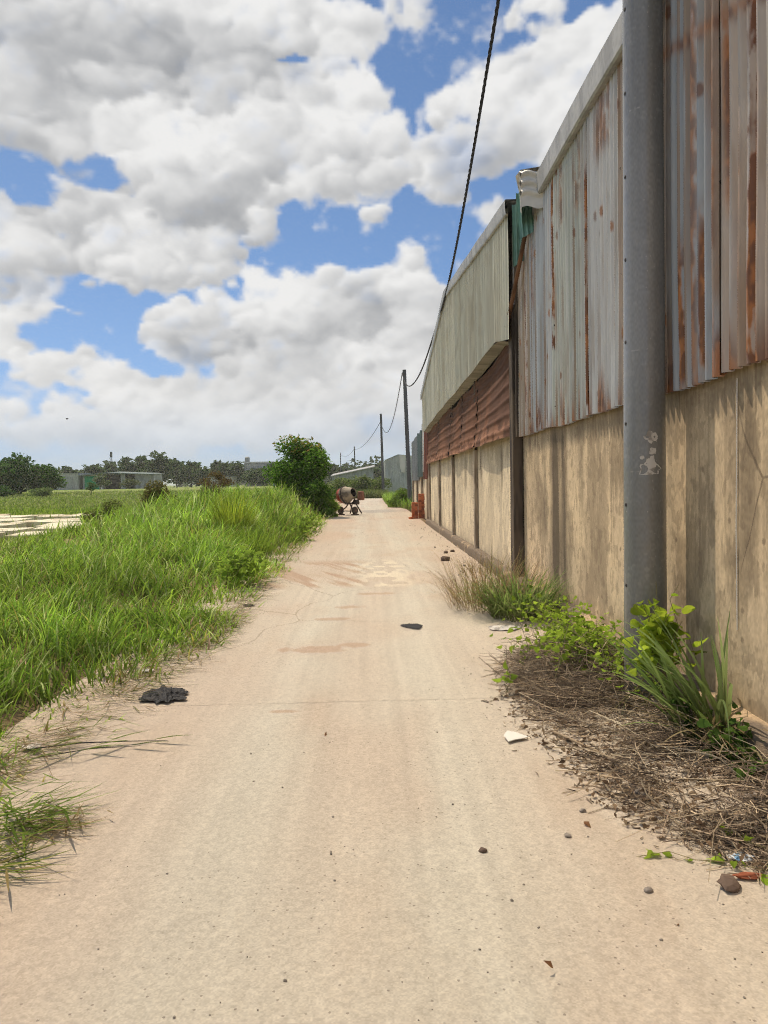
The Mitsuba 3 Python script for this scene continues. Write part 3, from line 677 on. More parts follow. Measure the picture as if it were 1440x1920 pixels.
put('grey_sheet', sheet(36.2, 39.4, 1.6, lambda y: 3.75, 2.27, .15, .03, seed=8), 'grey_metal', C, smooth=True)
put('grey_sheet', sheet(39.2, 42.4, 1.6, lambda y: 3.7, 2.29, .15, .03, seed=9), 'grey_metal', C, smooth=True)
put('roof', (np.array([(2.3, 28, 3.75), (9, 28, 4.5), (9, 42.5, 4.5), (2.3, 42.5, 3.68)], float), np.array([[0, 1, 2], [0, 2, 3]])), 'grey_metal', C)

D = thing('grey_metal_shed', 'plain grey sheet metal shed with a white scrap on its wall, past the second pole', 'shed')
gz = ground_z(3, 95)
n = 26
def d_top(x):
    return 4.35+.65*float(np.interp(x, [1.85, 3.4, 8], [0, 1, .2]))
for k in range(6):
    a, b = 1.85+k*1.05, 1.85+(k+1)*1.05
    v, f = sheet(a, b+.02, 0, d_top, 0, .15, .02, 'trapezoid', seed=k+60)
    put('sheet', (np.stack([v[:, 1], 95+v[:, 0], v[:, 2]], -1), f[:, ::-1]), 'pale_grey_metal', D, smooth=35)
put('side_wall', box(1.82, 1.86, 95.05, 110, 0, 4.3), 'grey_metal', D)
put('roof', (np.array([(1.8, 94.9, 4.37), (3.4, 94.9, 5.02), (8.2, 94.9, 4.48), (1.8, 110, 4.37), (3.4, 110, 5.02), (8.2, 110, 4.48)]), np.array([[0, 1, 4], [0, 4, 3], [1, 2, 5], [1, 5, 4]])), 'flashing_metal', D)
v = np.array([(3.55, 0, 4.98), (3.9, 0, 4.9), (4.3, 0, 4.95), (4.3, 0, 3.6), (4.15, 0, 2.75), (3.75, 0, 2.8), (3.6, 0, 3.4)]); v[:, 1] = 94.9+.05*np.sin(np.arange(7)*2)
put('white_scrap', (v, np.array([[0, 1, 6], [1, 2, 3], [1, 3, 6], [3, 4, 5], [3, 5, 6]])), 'trash_white', D, label='torn white scrap hanging from the roof edge')

# ------------------------------------------------------------------ poles and cable
def pole(x, y, h, r0, r1, label, near=False, lean=(0, 0), z0=-.2):
    k = thing('utility_pole', label, 'utility pole', None)
    n = 40 if near else 10
    z = np.linspace(z0, h, n); r = r0+(r1-r0)*(z-0)/h
    put('shaft', tube(np.stack([x+lean[0]*z/h, y+lean[1]*z/h, z], -1), r, 48 if near else 14), 'pole_grey' if near else 'far_pole_grey', k, smooth=50)
    return k
PX, PY, PH = 1.855, 5.18, 9.8
def pole_r(z): return .1415-.0032*z
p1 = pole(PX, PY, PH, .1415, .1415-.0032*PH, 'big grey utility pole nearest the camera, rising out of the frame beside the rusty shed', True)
th0 = math.atan2(-PY, -PX)
for i in range(10):
    z = .78+.545*i
    a = th0-math.radians(61)
    r = pole_r(z)
    m = lathe([(0, .0035), (.010, .003), (.013, -.003)], 10); m = (m[0]*np.array([1.15, 1, 1]), m[1])
    M = np.eye(4); nrm = np.array([math.cos(a), math.sin(a), 0]); tan = np.array([-nrm[1], nrm[0], 0])
    M[:3, 0], M[:3, 1], M[:3, 2], M[:3, 3] = (0, 0, 1), tan, nrm, (PX+nrm[0]*r, PY+nrm[1]*r, z)
    put('bolt', move(m, M), 'bolt_black', p1)
g = R(21)
for (u0, z0, w, h) in ((18, 1.775, .045, .04), (22, 1.68, .03, .025), (13, 1.565, .085, .045), (17, 1.60, .04, .05), (-6, 1.64, .02, .012)):
    n = 16; th = np.linspace(0, 2*PI, n, endpoint=False)
    rr = .65+.5*g.random(n)
    uu, vv = np.cos(th)*w*rr, np.sin(th)*h*rr
    a = th0+math.radians(u0)+np.concatenate([[0], uu])/.136; zz = z0+np.concatenate([[0], vv])
    r = pole_r(zz)+.0015
    v = np.stack([PX+np.cos(a)*r, PY+np.sin(a)*r, zz], -1)
    k = np.arange(n)
    put('paper_scrap', (v, np.stack([k*0, k+1, (k+1) % n+1], 1)), 'paper_white', p1)
put('footing', move(rock(.24, 4, .35, 3, .25), xform((PX+.02, PY-.06, -.02))), 'pale_stone', p1, smooth=40)
p2 = pole(2.30, 45.5, 8.15, .135, .105, 'second grey utility pole along the lane, past the brick stacks', lean=(-.22, 0))
p3 = pole(1.27, 80, 8.7, .15, .11, 'third grey utility pole, standing in front of the plain grey metal shed', lean=(-.12, 0))
p4 = pole(-3.4, 168, 9.6, .15, .11, 'fourth utility pole, thin in the distance above the hedge', z0=.5, lean=(-.1, 0))
p5 = pole(-8.0, 205, 9.8, .15, .11, 'fifth and farthest utility pole, right of the big roadside bush', z0=.7)
for k, (x, y, z) in ((p2, (2.07, 45.4, 7.85)), (p3, (1.20, 79.9, 7.75)), (p4, (-3.5, 167.9, 8.9))):
    put('bracket', tube([(x+.02, y, z), (x-.12, y-.02, z+.03), (x-.13, y-.02, z+.12)], .02, 6), 'far_pole_grey', k)

def cable(pts, label, r, strands=1, twist=.5, n=160):
    k = thing('overhead_cable', label, 'cable')
    p = np.asarray(pts, float)
    from scipy.interpolate import CubicSpline
    c = CubicSpline(p[:, 1], p, axis=0)(np.linspace(p[0, 1], p[-1, 1], n))
    if strands == 1:
        put('strand', tube(c, r, 6), 'black_rubber', k, smooth=True)
        return k
    d = np.concatenate([[0], np.cumsum(np.linalg.norm(np.diff(c, axis=0), axis=1))])
    t = np.gradient(c, axis=0); t /= np.linalg.norm(t, axis=1, keepdims=True)
    a = np.cross(t, (1, 0, 0)); a /= np.linalg.norm(a, axis=1, keepdims=True); b = np.cross(t, a)
    for s in range(strands):
        w = d/twist*2*PI+s*2*PI/strands
        put('strand', tube(c+r*1.02*(np.cos(w)[:, None]*a+np.sin(w)[:, None]*b), r, 7), 'black_rubber', k, smooth=True)
    return k
cable([(1.72, 5.2, 9.45), (1.74, 8.0, 8.35), (1.77, 10.2, 7.75), (1.795, 12.46, 7.12), (1.84, 17.4, 6.05), (1.88, 22, 5.75), (1.92, 27, 5.62), (1.95, 35.5, 5.98), (1.96, 40, 6.55), (1.95, 45.3, 7.9)],
      'thick twisted black cable sagging from the near pole to the second pole', .0135, 3, .40, 700)
cable([(1.95, 45.3, 7.95), (1.80, 55, 6.55), (1.58, 66, 5.95), (1.36, 74, 6.5), (1.08, 79.9, 7.85)], 'black cable sagging between the second and third poles', .026)
cable([(1.08, 79.9, 7.85), (-.6, 115, 7.55), (-3.63, 167.9, 8.95)], 'far thin cable running from the third pole to the fourth', .028)
cable([(-3.63, 167.9, 8.95), (-5.8, 187, 8.2), (-8.0, 205, 9.3)], 'farthest cable, from the fourth pole to the fifth', .03)

# ------------------------------------------------------------------ brick stacks
def bricks(x, y, cols, rows, label, seed):
    g = R(seed); k = thing('brick_stack', label, 'bricks', None)
    for r in range(rows):
        for c in range(cols):
            ry = g.normal()*.015
            m = box(-.062, .062, -.095, .095, .003, .083, .006)
            put('brick', move(m, xform((x+(c-(cols-1)/2)*.128+ry*.3, y+g.normal()*.006, r*.086), rz=g.normal()*.02)), 'terracotta' if g.random() < .7 else 'terracotta_dark', k)
    return k
bricks(1.80, 31.9, 2, 8, 'shorter stack of red bricks on the lane side of the taller one', 2)
bricks(2.09, 32.0, 2, 12, 'taller stack of red bricks against the shed wall', 3)
m = box(-.062, .062, -.1, .1, .0, .082, .006)
solo('loose_brick', move(m, xform((1.62, 31.75, 0), rz=.3)), 'terracotta', 'loose red brick lying at the foot of the shorter brick stack', 'brick')

# ------------------------------------------------------------------ cement mixer
MX = thing('cement_mixer', 'cement crusted drum mixer on two chocked wheels at the left edge of the lane', 'cement mixer')
MM = xform((-1.05, 37.0, 0), rz=-math.radians(36))
def mput(name, m, material, parent=MX, **kw):
    return put(name, move(m, MM), material, parent, **kw)
tilt = xform((-.17, 0, .98), ry=PI/2-math.radians(14))
prof = [(0, -.40), (.20, -.40), (.31, -.34), (.375, -.22), (.395, -.05), (.392, .04), (.33, .18), (.255, .34), (.222, .42), (.235, .43), (.225, .445), (.205, .43), (.205, .40)]
drum = mput('drum', move(lathe(prof, 36), tilt), 'mixer_cement', smooth=35)
put('drum_inside', move(move(lathe([(.206, .41), (.24, .33), (.31, .18), (.37, 0), (.34, -.2), (0, -.36)], 30), tilt), MM), 'dark_void', drum, smooth=40)
put('ring_gear', move(move(lathe([(.39, -.09), (.43, -.09), (.435, -.03), (.392, -.03)], 36), tilt), MM), 'mixer_iron', drum, smooth=30)
put('red_back', move(move(lathe([(0, -.425), (.19, -.42), (.33, -.352), (.39, -.235), (.385, -.19)], 32), tilt), MM), 'mixer_red', drum, smooth=35)
mput('yoke', join([tube([(-.17, -.46, .98), (-.05, -.46, .72), (.05, -.40, .55)], .035, 8), tube([(-.17, .46, .98), (-.05, .46, .72), (.05, .40, .55)], .035, 8), tube([(.05, -.42, .55), (.05, .42, .55)], .035, 8)]), 'mixer_iron', smooth=40)
mput('engine_cover', box(.30, .56, .18, .5, .70, 1.14, .04), 'mixer_rust')
mput('engine', box(.10, .42, .05, .3, .5, .74, .05), 'mixer_iron')
mput('leg', tube([(.05, -.10, .60), (.22, -.12, .36), (.42, -.15, .20)], .032, 8), 'mixer_iron', smooth=40)
mput('leg', tube([(.05, -.10, .60), (-.14, -.12, .36), (-.40, -.15, .20)], .032, 8), 'mixer_iron', smooth=40)
mput('leg', tube([(-.05, .30, .60), (-.35, .5, .05)], .032, 8), 'mixer_iron', smooth=40)
mput('leg', tube([(.1, .30, .60), (.35, .5, .05)], .032, 8), 'mixer_iron', smooth=40)
mput('axle', tube([(-.46, -.15, .19), (.46, -.15, .19)], .022, 8), 'mixer_iron')
for s in (-1, 1):
    wl = lathe([(.03, -.05), (.12, -.045), (.125, -.055), (.18, -.05), (.19, 0), (.18, .05), (.125, .055), (.12, .045), (.03, .05)], 24)
    w = mput('wheel', move(wl, xform((s*.43, -.15, .22), ry=PI/2)), 'mixer_iron', smooth=35)
    put('hub', move(move(lathe([(0, -.07), (.04, -.07), (.05, -.05), (.05, .05), (.04, .07), (0, .07)], 12), xform((s*.43, -.15, .22), ry=PI/2)), MM), 'mixer_rust', w, smooth=35)
    mput('chock', box(s*.43-.12, s*.43+.12, -.34, .02, -.01, .055, .01), 'brown_stone')
th = np.linspace(0, 2*PI, 29)
mput('handwheel', join([tube(np.stack([-.62+0*th, .05+.29*np.cos(th), .95+.29*np.sin(th)], -1), .017, 6, False), tube([(-.62, -.24, .95), (-.62, .34, .95)], .012, 6), tube([(-.62, .05, .66), (-.62, .05, 1.24)], .012, 6), tube([(-.66, .05, .95), (-.5, .05, .95)], .025, 8)]), 'mixer_red', smooth=40)

# ------------------------------------------------------------------ grass
def colors(t, who, base, tip, n, g, jit=.25):
    k = np.clip(1+jit*g.normal(size=(n, 1)), .45, 1.7)
    b, e = np.asarray(base), np.asarray(tip)
    if e.ndim == 2:
        e = e[g.integers(0, len(e), n)]
    else:
        e = np.repeat(e[None], n, 0)
    if b.ndim == 2:
        b = b[g.integers(0, len(b), n)]
    else:
        b = np.repeat(b[None], n, 0)
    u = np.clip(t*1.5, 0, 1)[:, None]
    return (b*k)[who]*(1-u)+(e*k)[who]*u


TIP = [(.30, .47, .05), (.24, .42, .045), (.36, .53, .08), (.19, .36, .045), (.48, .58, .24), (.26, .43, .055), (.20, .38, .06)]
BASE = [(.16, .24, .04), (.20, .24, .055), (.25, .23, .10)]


def edge_x(y):
    y = np.asarray(y, float)
    e = np.interp(y, [0, 2.2, 2.9, 3.5, 4.2, 5, 6, 8.3, 11, 20, 28, 45], [-1.7, -1.62, -1.55, -1.85, -1.93, -1.86, -1.84, -1.60, -1.72, -1.82, -1.95, -2.3])
    return np.maximum(e+.10+.42*(meshkit.fbm(np.stack([y*1.1, y*0, y*0], -1), 4, 17)-.5), -2.12)


def roadside():
    g = R(31)
    P, Lh, Wd = [], [], []
    for y0, y1, dens in ((1.0, 5, 760), (5, 9, 640), (9, 15, 360), (15, 24, 180), (24, 36, 85), (36, 52, 45)):
        n = int((y1-y0)*7.5*dens)
        y = y0+(y1-y0)*g.random(n); x = -1.45-7.4*g.random(n)**1.05
        keep = (x < edge_x(y)+.10*g.normal(size=n)) & (x > -.62*y-2.2) & (x > -8.8+.8*g.random(n))
        keep &= g.random(n) < np.where(x < -6.6, .55, 1)
        x, y = x[keep], y[keep]
        clump = smooth(.25, .75, meshkit.fbm(np.stack([x*1.5, y*1.5, x*0], -1), 3, 3))
        keep = g.random(len(x)) < .35+.8*clump                        # tufts with darker hollows between
        x, y, clump = x[keep], y[keep], clump[keep]
        inner = smooth(-.1, 1.2, edge_x(y)-x)
        tall = np.interp(y, [0, 4, 8, 12, 18, 25, 50], [.32, .37, .42, .48, .62, .82, .85])*smooth(-9.6, -6.0, x)**.5
        L = tall*(.50+.58*inner)*(.55+.7*clump)*(.5+.7*g.random(len(x)))
        P.append(np.stack([x, y, ground_z(x, y)-.02], -1)); Lh.append(L); Wd.append((.008+.009*g.random(len(x)))*np.interp(y, [0, 6, 15, 30, 50], [.95, 1.15, 1.8, 2.8, 4.2]))
    P, L, W = np.vstack(P), np.concatenate(Lh), np.concatenate(Wd); n = len(P)
    edge = smooth(.6, -.05, edge_x(P[:, 1])-P[:, 0])
    swirl = (meshkit.fbm(P*np.array([.9, .9, 0]), 3, 66)-.5)*9           # neighbours lean alike
    lean = .10+.35*g.random(n)+.75*edge*g.random(n)
    head = np.where(g.random(n) < .45*edge+.05, g.normal(size=n)*.7-.35, swirl+1.1*g.normal(size=n))
    curl = .45+1.9*g.random(n)**1.2
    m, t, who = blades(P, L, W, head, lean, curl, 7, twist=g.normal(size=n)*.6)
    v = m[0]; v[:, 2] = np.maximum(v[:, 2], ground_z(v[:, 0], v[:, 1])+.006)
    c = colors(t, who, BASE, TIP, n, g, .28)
    patch = meshkit.fbm(P*np.array([.5, .5, 0]), 3, 71)
    c = c*(.8+.45*smooth(.35, .65, patch))[who][:, None]
    dry = g.random(n) < .04+.22*edge
    c[dry[who]] = c[dry[who]]*np.array([1.2, .75, 1.5])+np.array([.07, .035, .02])
    print('roadside blades', n, len(m[1]))
    return m, c


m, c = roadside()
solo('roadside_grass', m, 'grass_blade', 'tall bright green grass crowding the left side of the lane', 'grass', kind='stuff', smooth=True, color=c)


def tuft(name, x, y, n, L, spread, lab, tip, base, seed, cat='grass', group=None, w=.010, lean=(.05, .5), curl=(.2, 1.2), head=None, seg=7):
    g = R(seed)
    a = g.random(n)*2*PI; r = spread*np.sqrt(g.random(n))
    P = np.stack([x+np.cos(a)*r, y+np.sin(a)*r, np.zeros(n)], -1); P[:, 2] = ground_z(P[:, 0], P[:, 1])-.02 if x < -2 else -.01
    hd = a+g.normal(size=n)*.5 if head is None else head+g.normal(size=n)*.8
    m, t, who = blades(P, L*(.5+.6*g.random(n)), w*(.7+.6*g.random(n)), hd, lean[0]+(lean[1]-lean[0])*g.random(n), curl[0]+(curl[1]-curl[0])*g.random(n), seg, twist=g.normal(size=n)*.4)
    return solo(name, m, 'grass_blade', lab, cat, group, smooth=True, color=colors(t, who, base, tip, n, g, .2))


tuft('grass_tussock', -3.3, 18.3, 420, 1.15, .38, 'upright yellow green grass tussock standing out of the roadside grass', [(.36, .44, .05), (.30, .42, .045), (.27, .38, .04)], (.22, .27, .04), 5, w=.02, lean=(.02, .38), curl=(.1, .7))
tuft('grass_tussock', -2.45, 15.6, 300, .8, .3, 'lower green grass tussock hanging over the lane below the yellow green one', [(.26, .38, .05), (.2, .33, .04)], (.17, .2, .04), 6, w=.018)

# cut and trampled grass lying at the lane's left edge
def lying(n, x0, y0, sx, sy, L, seed, cols, heading=0.0, hj=.8, w=.007, z=.006, lift=.05):
    g = R(seed)
    P = np.stack([x0+sx*g.normal(size=n), y0+sy*g.normal(size=n), z+lift*g.random(n)**2], -1)
    m, t, who = blades(P, L*(.4+.8*g.random(n)), w*(.6+.8*g.random(n)), heading+hj*g.normal(size=n), 1.45+.13*g.random(n), -.02+.25*g.normal(size=n)*.3, 5, twist=g.normal(size=n)*.7)
    v = m[0]; v[:, 2] = np.maximum(v[:, 2], .004+.02*hash3(seed, len(v))*0)
    return m, shades(cols, n, g)[who]
STRAW = [(.30, .22, .11), (.22, .15, .08), (.36, .29, .16), (.16, .115, .07)]
SG = STRAW+[(.18, .24, .06), (.14, .2, .045)]
parts = [lying(260, -2.0, 4.3, .13, .4, .28, 1, SG), lying(420, -1.90, 5.9, .16, .6, .30, 2, SG), lying(560, -1.68, 7.8, .13, .9, .28, 3, SG), lying(380, -1.72, 10.2, .13, 1.0, .32, 4, SG), lying(420, -1.80, 14.5, .15, 2.2, .34, 5, SG), lying(220, -1.90, 21, .14, 3.0, .36, 6, SG)]
g0 = join([p[0] for p in parts])
solo('trampled_grass', g0, 'grass_blade', 'flattened dry straw along the left edge of the lane', 'dry grass', kind='stuff', smooth=True, color=np.vstack([p[1] for p in parts]))
m, c = lying(130, -1.46, 3.36, .09, .06, .17, 11, STRAW[:3], 0, 1.4, .006, .006, .06)
m2, c2 = lying(150, -1.60, 3.38, .10, .12, .26, 12, [(.12, .2, .04), (.2, .28, .05)], 0, 1.2, .010, .02, .12)
m3, c3 = lying(110, -1.56, 2.98, .08, .12, .26, 13, [(.12, .2, .04), (.2, .28, .05), (.3, .22, .11)], 0, .8, .010, .01, .08)
solo('straw_clump', join([m, m2, m3]), 'grass_blade', 'small clump of green and straw grass on the lane at the left frame edge', 'grass', smooth=True, color=np.vstack([c, c2, c3]))
gg = R(77)
st = [tube([(-1.98, 4.36, .02), (-1.7, 4.42, .03), (-1.45, 4.46, .02), (-1.22, 4.48, .012)], [.004, .004, .003, .0015], 5), tube([(-1.9, 4.22, .015), (-1.62, 4.33, .025), (-1.35, 4.40, .012)], [.004, .003, .0015], 5)]
P = np.array([(-1.85, 4.39, .03), (-1.7, 4.42, .035), (-1.62, 4.33, .03), (-1.55, 4.45, .03), (-1.45, 4.46, .025), (-1.4, 4.39, .02), (-1.3, 4.48, .02), (-1.75, 4.27, .03), (-1.5, 4.36, .025)])
m, t, who = blades(P, np.full(9, .24), np.full(9, .022), np.array([.5, -1.9, -.3, .3, -2.2, -.2, -.15, -2.0, -2.3]), np.full(9, 1.35), np.full(9, .25), 6)
vs, fs = join([m]+st)
solo('fallen_grass', (vs, fs), 'grass_blade', 'fallen broad bladed grass stalk lying on the lane in front of the black plastic', 'grass', smooth=True, color=np.vstack([shades([(.10, .16, .04), (.2, .26, .05)], 9, gg)[who], np.full((len(vs)-len(m[0]), 3), .12)]))

# short grass over the field on the left
g = R(41)
n = 60000
y = 20+125*g.random(n)**1.6; x = -7-(.75*y)*g.random(n)
keep = ~((y > 21.6) & (y < 39.2) & (x < -8.2) & (g.random(n) < .93)); x, y = x[keep], y[keep]; n = len(x)
m, t, who = blades(np.stack([x, y, ground_z(x, y)-.02], -1), (.16+.28*g.random(n))*(.6+.8*meshkit.fbm(np.stack([x*.15, y*.15, x*0], -1), 3, 6)), .02+.0011*y, g.random(n)*2*PI, .3*g.random(n), .3+.9*g.random(n), 4)
c = colors(t, who, (.12, .17, .03), [(.25, .36, .055), (.30, .37, .10), (.22, .31, .06), (.33, .36, .15)], n, g, .15)
br = np.exp(-((y-46)/6)**2)[who][:, None]
c = c*(1-.6*br)+np.array([.24, .37, .03])*.6*br
solo('field_grass', m, 'grass_blade', 'short pale green grass covering the field on the left', 'grass', kind='stuff', smooth=True, color=c)
g = R(43)                                                             # weeds right of the lane beyond the sheds
n = 9000
y = 43+34*g.random(n); x = .55+4.5*g.random(n)+.030*np.abs(y-43); x = x-(y > 47)*.35
keep = (x > 1.15+.55*np.sin(y*.9)*.3+(y < 47)*.5) & (np.hypot(x-2.3, y-45.5) > .3); x, y = x[keep], y[keep]; n = len(x)
m, t, who = blades(np.stack([x, y, x*0-.02], -1), (.35+.5*g.random(n))*(.5+.9*meshkit.fbm(np.stack([x*.6, y*.4, x*0], -1), 3, 2)), .03+.02*g.random(n), g.random(n)*2*PI, .4*g.random(n), .3+1.0*g.random(n), 5)
solo('verge_grass', m, 'grass_blade', 'green weeds on the right verge around the second and third poles', 'grass', kind='stuff', smooth=True, color=colors(t, who, BASE, TIP, n, g))

# ------------------------------------------------------------------ trees, bushes, hedges
def plant(name, label, cat, x, y, h, rx, trunk_r, n, size, cols, seed, group=None, base=.18, ry=None, clumps=14, lump=.42, aspect=.55, tips=None, z0=None, trunk=True, shape=1.0, top_bias=.0):
    """A trunk with limbs that carry clumps of leaves; the crown is uneven, with gaps between the clumps."""
    g = R(seed); ry = ry or rx
    z0 = float(ground_z(x, y)) if z0 is None else z0
    key = thing(name, label, cat, group)
    cz = z0+h*(base+1)/2; rz = h*(1-base)/2
    d = g.normal(size=(clumps, 3)); d /= np.linalg.norm(d, axis=1, keepdims=True)
    rr = g.random(clumps)[:, None]**.45
    cc = d*rr*np.array([rx, ry, rz])*(1-lump*.55)
    cc[:, :2] *= (1-shape*.35*np.clip(cc[:, 2:3]/rz, -1, 1))
    cc += (x, y, cz)
    cs = (lump*(.65+.7*g.random(clumps)))[:, None]*np.array([rx, ry, min(rz, (rx+ry)/2)*.85])
    if trunk:
        bits = [tube([(x, y, z0-.15), (x+.04*h*g.normal()*.4, y, z0+h*.3), (x+.04*h*g.normal(), y, z0+h*.62), (x, y, z0+h*.85)], [trunk_r*1.25, trunk_r, trunk_r*.6, trunk_r*.15], 8)]
        for k in range(clumps):
            s = np.array([x, y, z0+h*(.16+.42*g.random())]); e = cc[k]
            bits.append(tube([s, (s+e)/2+np.array([0, 0, -.05*h*g.random()]), e], [trunk_r*.45, trunk_r*.3, trunk_r*.1], 5))
        put('trunk', join(bits), 'bark', key, smooth=40)
    k = g.integers(0, clumps, n)
    o = g.normal(size=(n, 3)); o /= np.linalg.norm(o, axis=1, keepdims=True); o *= (g.random(n)**.38)[:, None]
    c = cc[k]+o*cs[k]
    c[:, 2] = np.maximum(c[:, 2], z0+.04*h*g.random(n))
    m, who = leaf_mesh(c, size*(.6+.8*g.random(n)), g, aspect)
    col = shades(cols, n, g, .09 if y > 60 else .22)
    if tips is not None:                                              # young shoots on the outside of the top
        young = (g.random(n) < .5*smooth(.25, .9, (c[:, 2]-cz)/rz)*smooth(.5, .95, np.linalg.norm(o, axis=1)))
        col[young] = shades(tips, int(young.sum()), g)
    put('crown', m, 'far_leaf' if y > 60 else 'leaf', key, color=col[who])
    return key


GREEN = [(.07, .165, .025), (.12, .25, .035), (.19, .34, .05)]
DEEP = [(.04, .095, .022), (.055, .12, .026), (.075, .15, .035)]
YOUNG = [(.30, .30, .06), (.34, .22, .07), (.22, .30, .05)]
plant('roadside_bush', 'big dense dark green bush with yellowish shoots beside the cement mixer', 'bush', -3.25, 35.2, 3.25, 1.45, .09, 17000, .16, GREEN, 4, base=.05, clumps=34, lump=.36, tips=YOUNG, shape=-.5)
plant('roadside_bush', 'lower dark bush growing out from under the big bush towards the mixer', 'bush', -2.35, 34.0, 1.75, .75, .05, 5200, .13, GREEN, 6, base=.0, clumps=16, lump=.42, shape=-.2)
plant('creeper_shrub', 'light green creeper shrub in front of the mixer left wheel', 'shrub', -1.82, 35.4, 1.15, .55, .02, 2000, .12, [(.17, .28, .04), (.26, .39, .06), (.19, .31, .04)], 7, base=0, clumps=10)
plant('olive_shrub', 'olive coloured shrub rising from the far end of the roadside grass', 'shrub', -7.6, 27.5, 1.75, 1.0, .04, 5000, .085, [(.10, .105, .03), (.15, .14, .045), (.19, .17, .06), (.10, .12, .03)], 9, base=.05, clumps=18, lump=.4, z0=.1)
plant('olive_shrub', 'brownish dry shrub just right of the olive shrub', 'shrub', -6.3, 31.5, 1.5, .9, .03, 2600, .08, [(.17, .12, .06), (.13, .115, .04), (.21, .15, .08)], 10, base=.1, clumps=14, lump=.35)
plant('olive_shrub', 'low green shrub left of the olive shrub at the yard edge', 'shrub', -9.3, 27.0, 1.15, .8, .03, 2400, .08, [(.10, .13, .03), (.13, .15, .04)], 11, base=.0, clumps=12, z0=0)
plant('field_tree', 'dark broad tree at the far left edge of the frame', 'tree', -58.5, 124, 7.0, 4.8, .22, 7000, .62, DEEP, 12, base=.05, clumps=34, lump=.36, shape=-.2)
plant('field_tree', 'smaller lighter tree just right of the dark broad tree on the left', 'tree', -54.6, 128, 5.4, 3.0, .16, 5000, .6, [(.055, .12, .025), (.085, .165, .035)], 13, base=.08, clumps=24)
plant('field_shrub', 'pale green shrub in the field in front of the lighter left tree', 'shrub', -47.6, 112, 1.5, 2.1, .05, 1500, .26, [(.12, .19, .05), (.17, .23, .08)], 14, base=0)
plant('field_shrub', 'dark round shrub at the foot of the dark broad tree', 'shrub', -55.0, 114, 2.0, 2.2, .05, 1500, .26, DEEP, 15, base=0)
plant('sapling', 'small sapling standing alone before the green shed panel', 'sapling', -40.6, 112, 2.15, .85, .05, 700, .2, [(.06, .12, .03), (.1, .17, .04)], 16, base=.35)
plant('field_shrub', 'tall shrub against the dark middle of the green panelled shed', 'shrub', -64, 183, 4.2, 2.2, .08, 1000, .42, [(.09, .13, .04), (.12, .16, .06)], 17, base=.05)
plant('field_shrub', 'low dusty shrubs at the right end of the green panelled shed', 'shrub', -56.5, 181, 2.6, 3.0, .08, 1000, .4, [(.085, .11, .045), (.12, .14, .06)], 18, base=.0)
far = [(128, 876, 28, 'over the left end of the grey block shed'), (150, 884, 22, 'low, over the right end of the grey block shed'), (182, 868, 32, 'over the green panel'), (212, 871, 26, 'at the foot of the radio mast'), (243, 863, 34, 'just right of the radio mast'),
       (270, 857, 34, 'tallest of the clump right of the mast'), (302, 857, 44, 'broad, over the right end of the green panelled shed'), (335, 862, 40, 'just right of the green panelled shed'), (362, 868, 46, 'broad, second to the right of the green panelled shed'), (384, 880, 26, 'at the low right end of the clump past the green panelled shed'),
       (409, 868, 26, 'narrow, left one of the pair over the low grey shed'), (427, 865, 26, 'narrow, right one of the pair over the low grey shed'), (447, 867, 34, 'beside the left wall of the pale house'), (478, 884, 34, 'low, in front of the pale house'), (497, 876, 44, 'broad, in front of the right half of the pale house'), (520, 870, 30, 'half behind the left edge of the big bush'),
       (628, 868, 24, 'just right of the big bush top'), (655, 879, 34, 'left of the fourth pole'), (674, 884, 26, 'low, right of the fourth pole'), (690, 877, 36, 'over the middle of the sloping grey roof'), (708, 883, 26, 'left of the third pole'), (745, 900, 40, 'behind the plain grey metal shed'), (60, 880, 40, 'between the two dark trees on the left')]
g = R(50)
for i, (px, top, wpx, where) in enumerate(far):                       # read off as bearings: tangent = (px-697)/1440
    Y = 225+25*g.random(); tx = (px-697)/1440; X = tx*Y
    if 'in front of the pale' in where or 'half behind' in where: Y = 222; X = tx*Y
    h = (906.4-.0175*(px-697)-top)/1440*Y+1.5-float(ground_z(X, Y)); rx = wpx/1440*Y/2
    plant('distant_tree', 'hazy distant tree '+where, 'tree', X, Y, h*1.12, rx*1.15, .2, 1300, 1.35, [(.06, .10, .04), (.072, .115, .045), (.085, .13, .05)], 100+i, 'distant trees along the horizon', base=.10, clumps=18, lump=.42)

wood = R(55)
bits, cols = [], []
for k in range(70):
    a = -.62+1.15*wood.random(); Y = 300+260*wood.random(); X = math.tan(a)*Y; h = 7+5*wood.random()
    n = 160; c = wood.normal(size=(n, 3)); c /= np.linalg.norm(c, axis=1, keepdims=True); c *= (wood.random(n)**.4)[:, None]*np.array([6, 4, h/2]); c += (X, Y, float(ground_z(X, Y))+h/2)
    m, who = leaf_mesh(c, 2.1*(.6+.8*wood.random(n)), wood, .7); bits.append(m); cols.append(shades([(.05, .08, .035), (.07, .10, .045)], n, wood)[who])
solo('distant_wood', join(bits), 'far_leaf', 'low dark line of woodland on the horizon', 'trees', kind='stuff', color=np.vstack(cols))

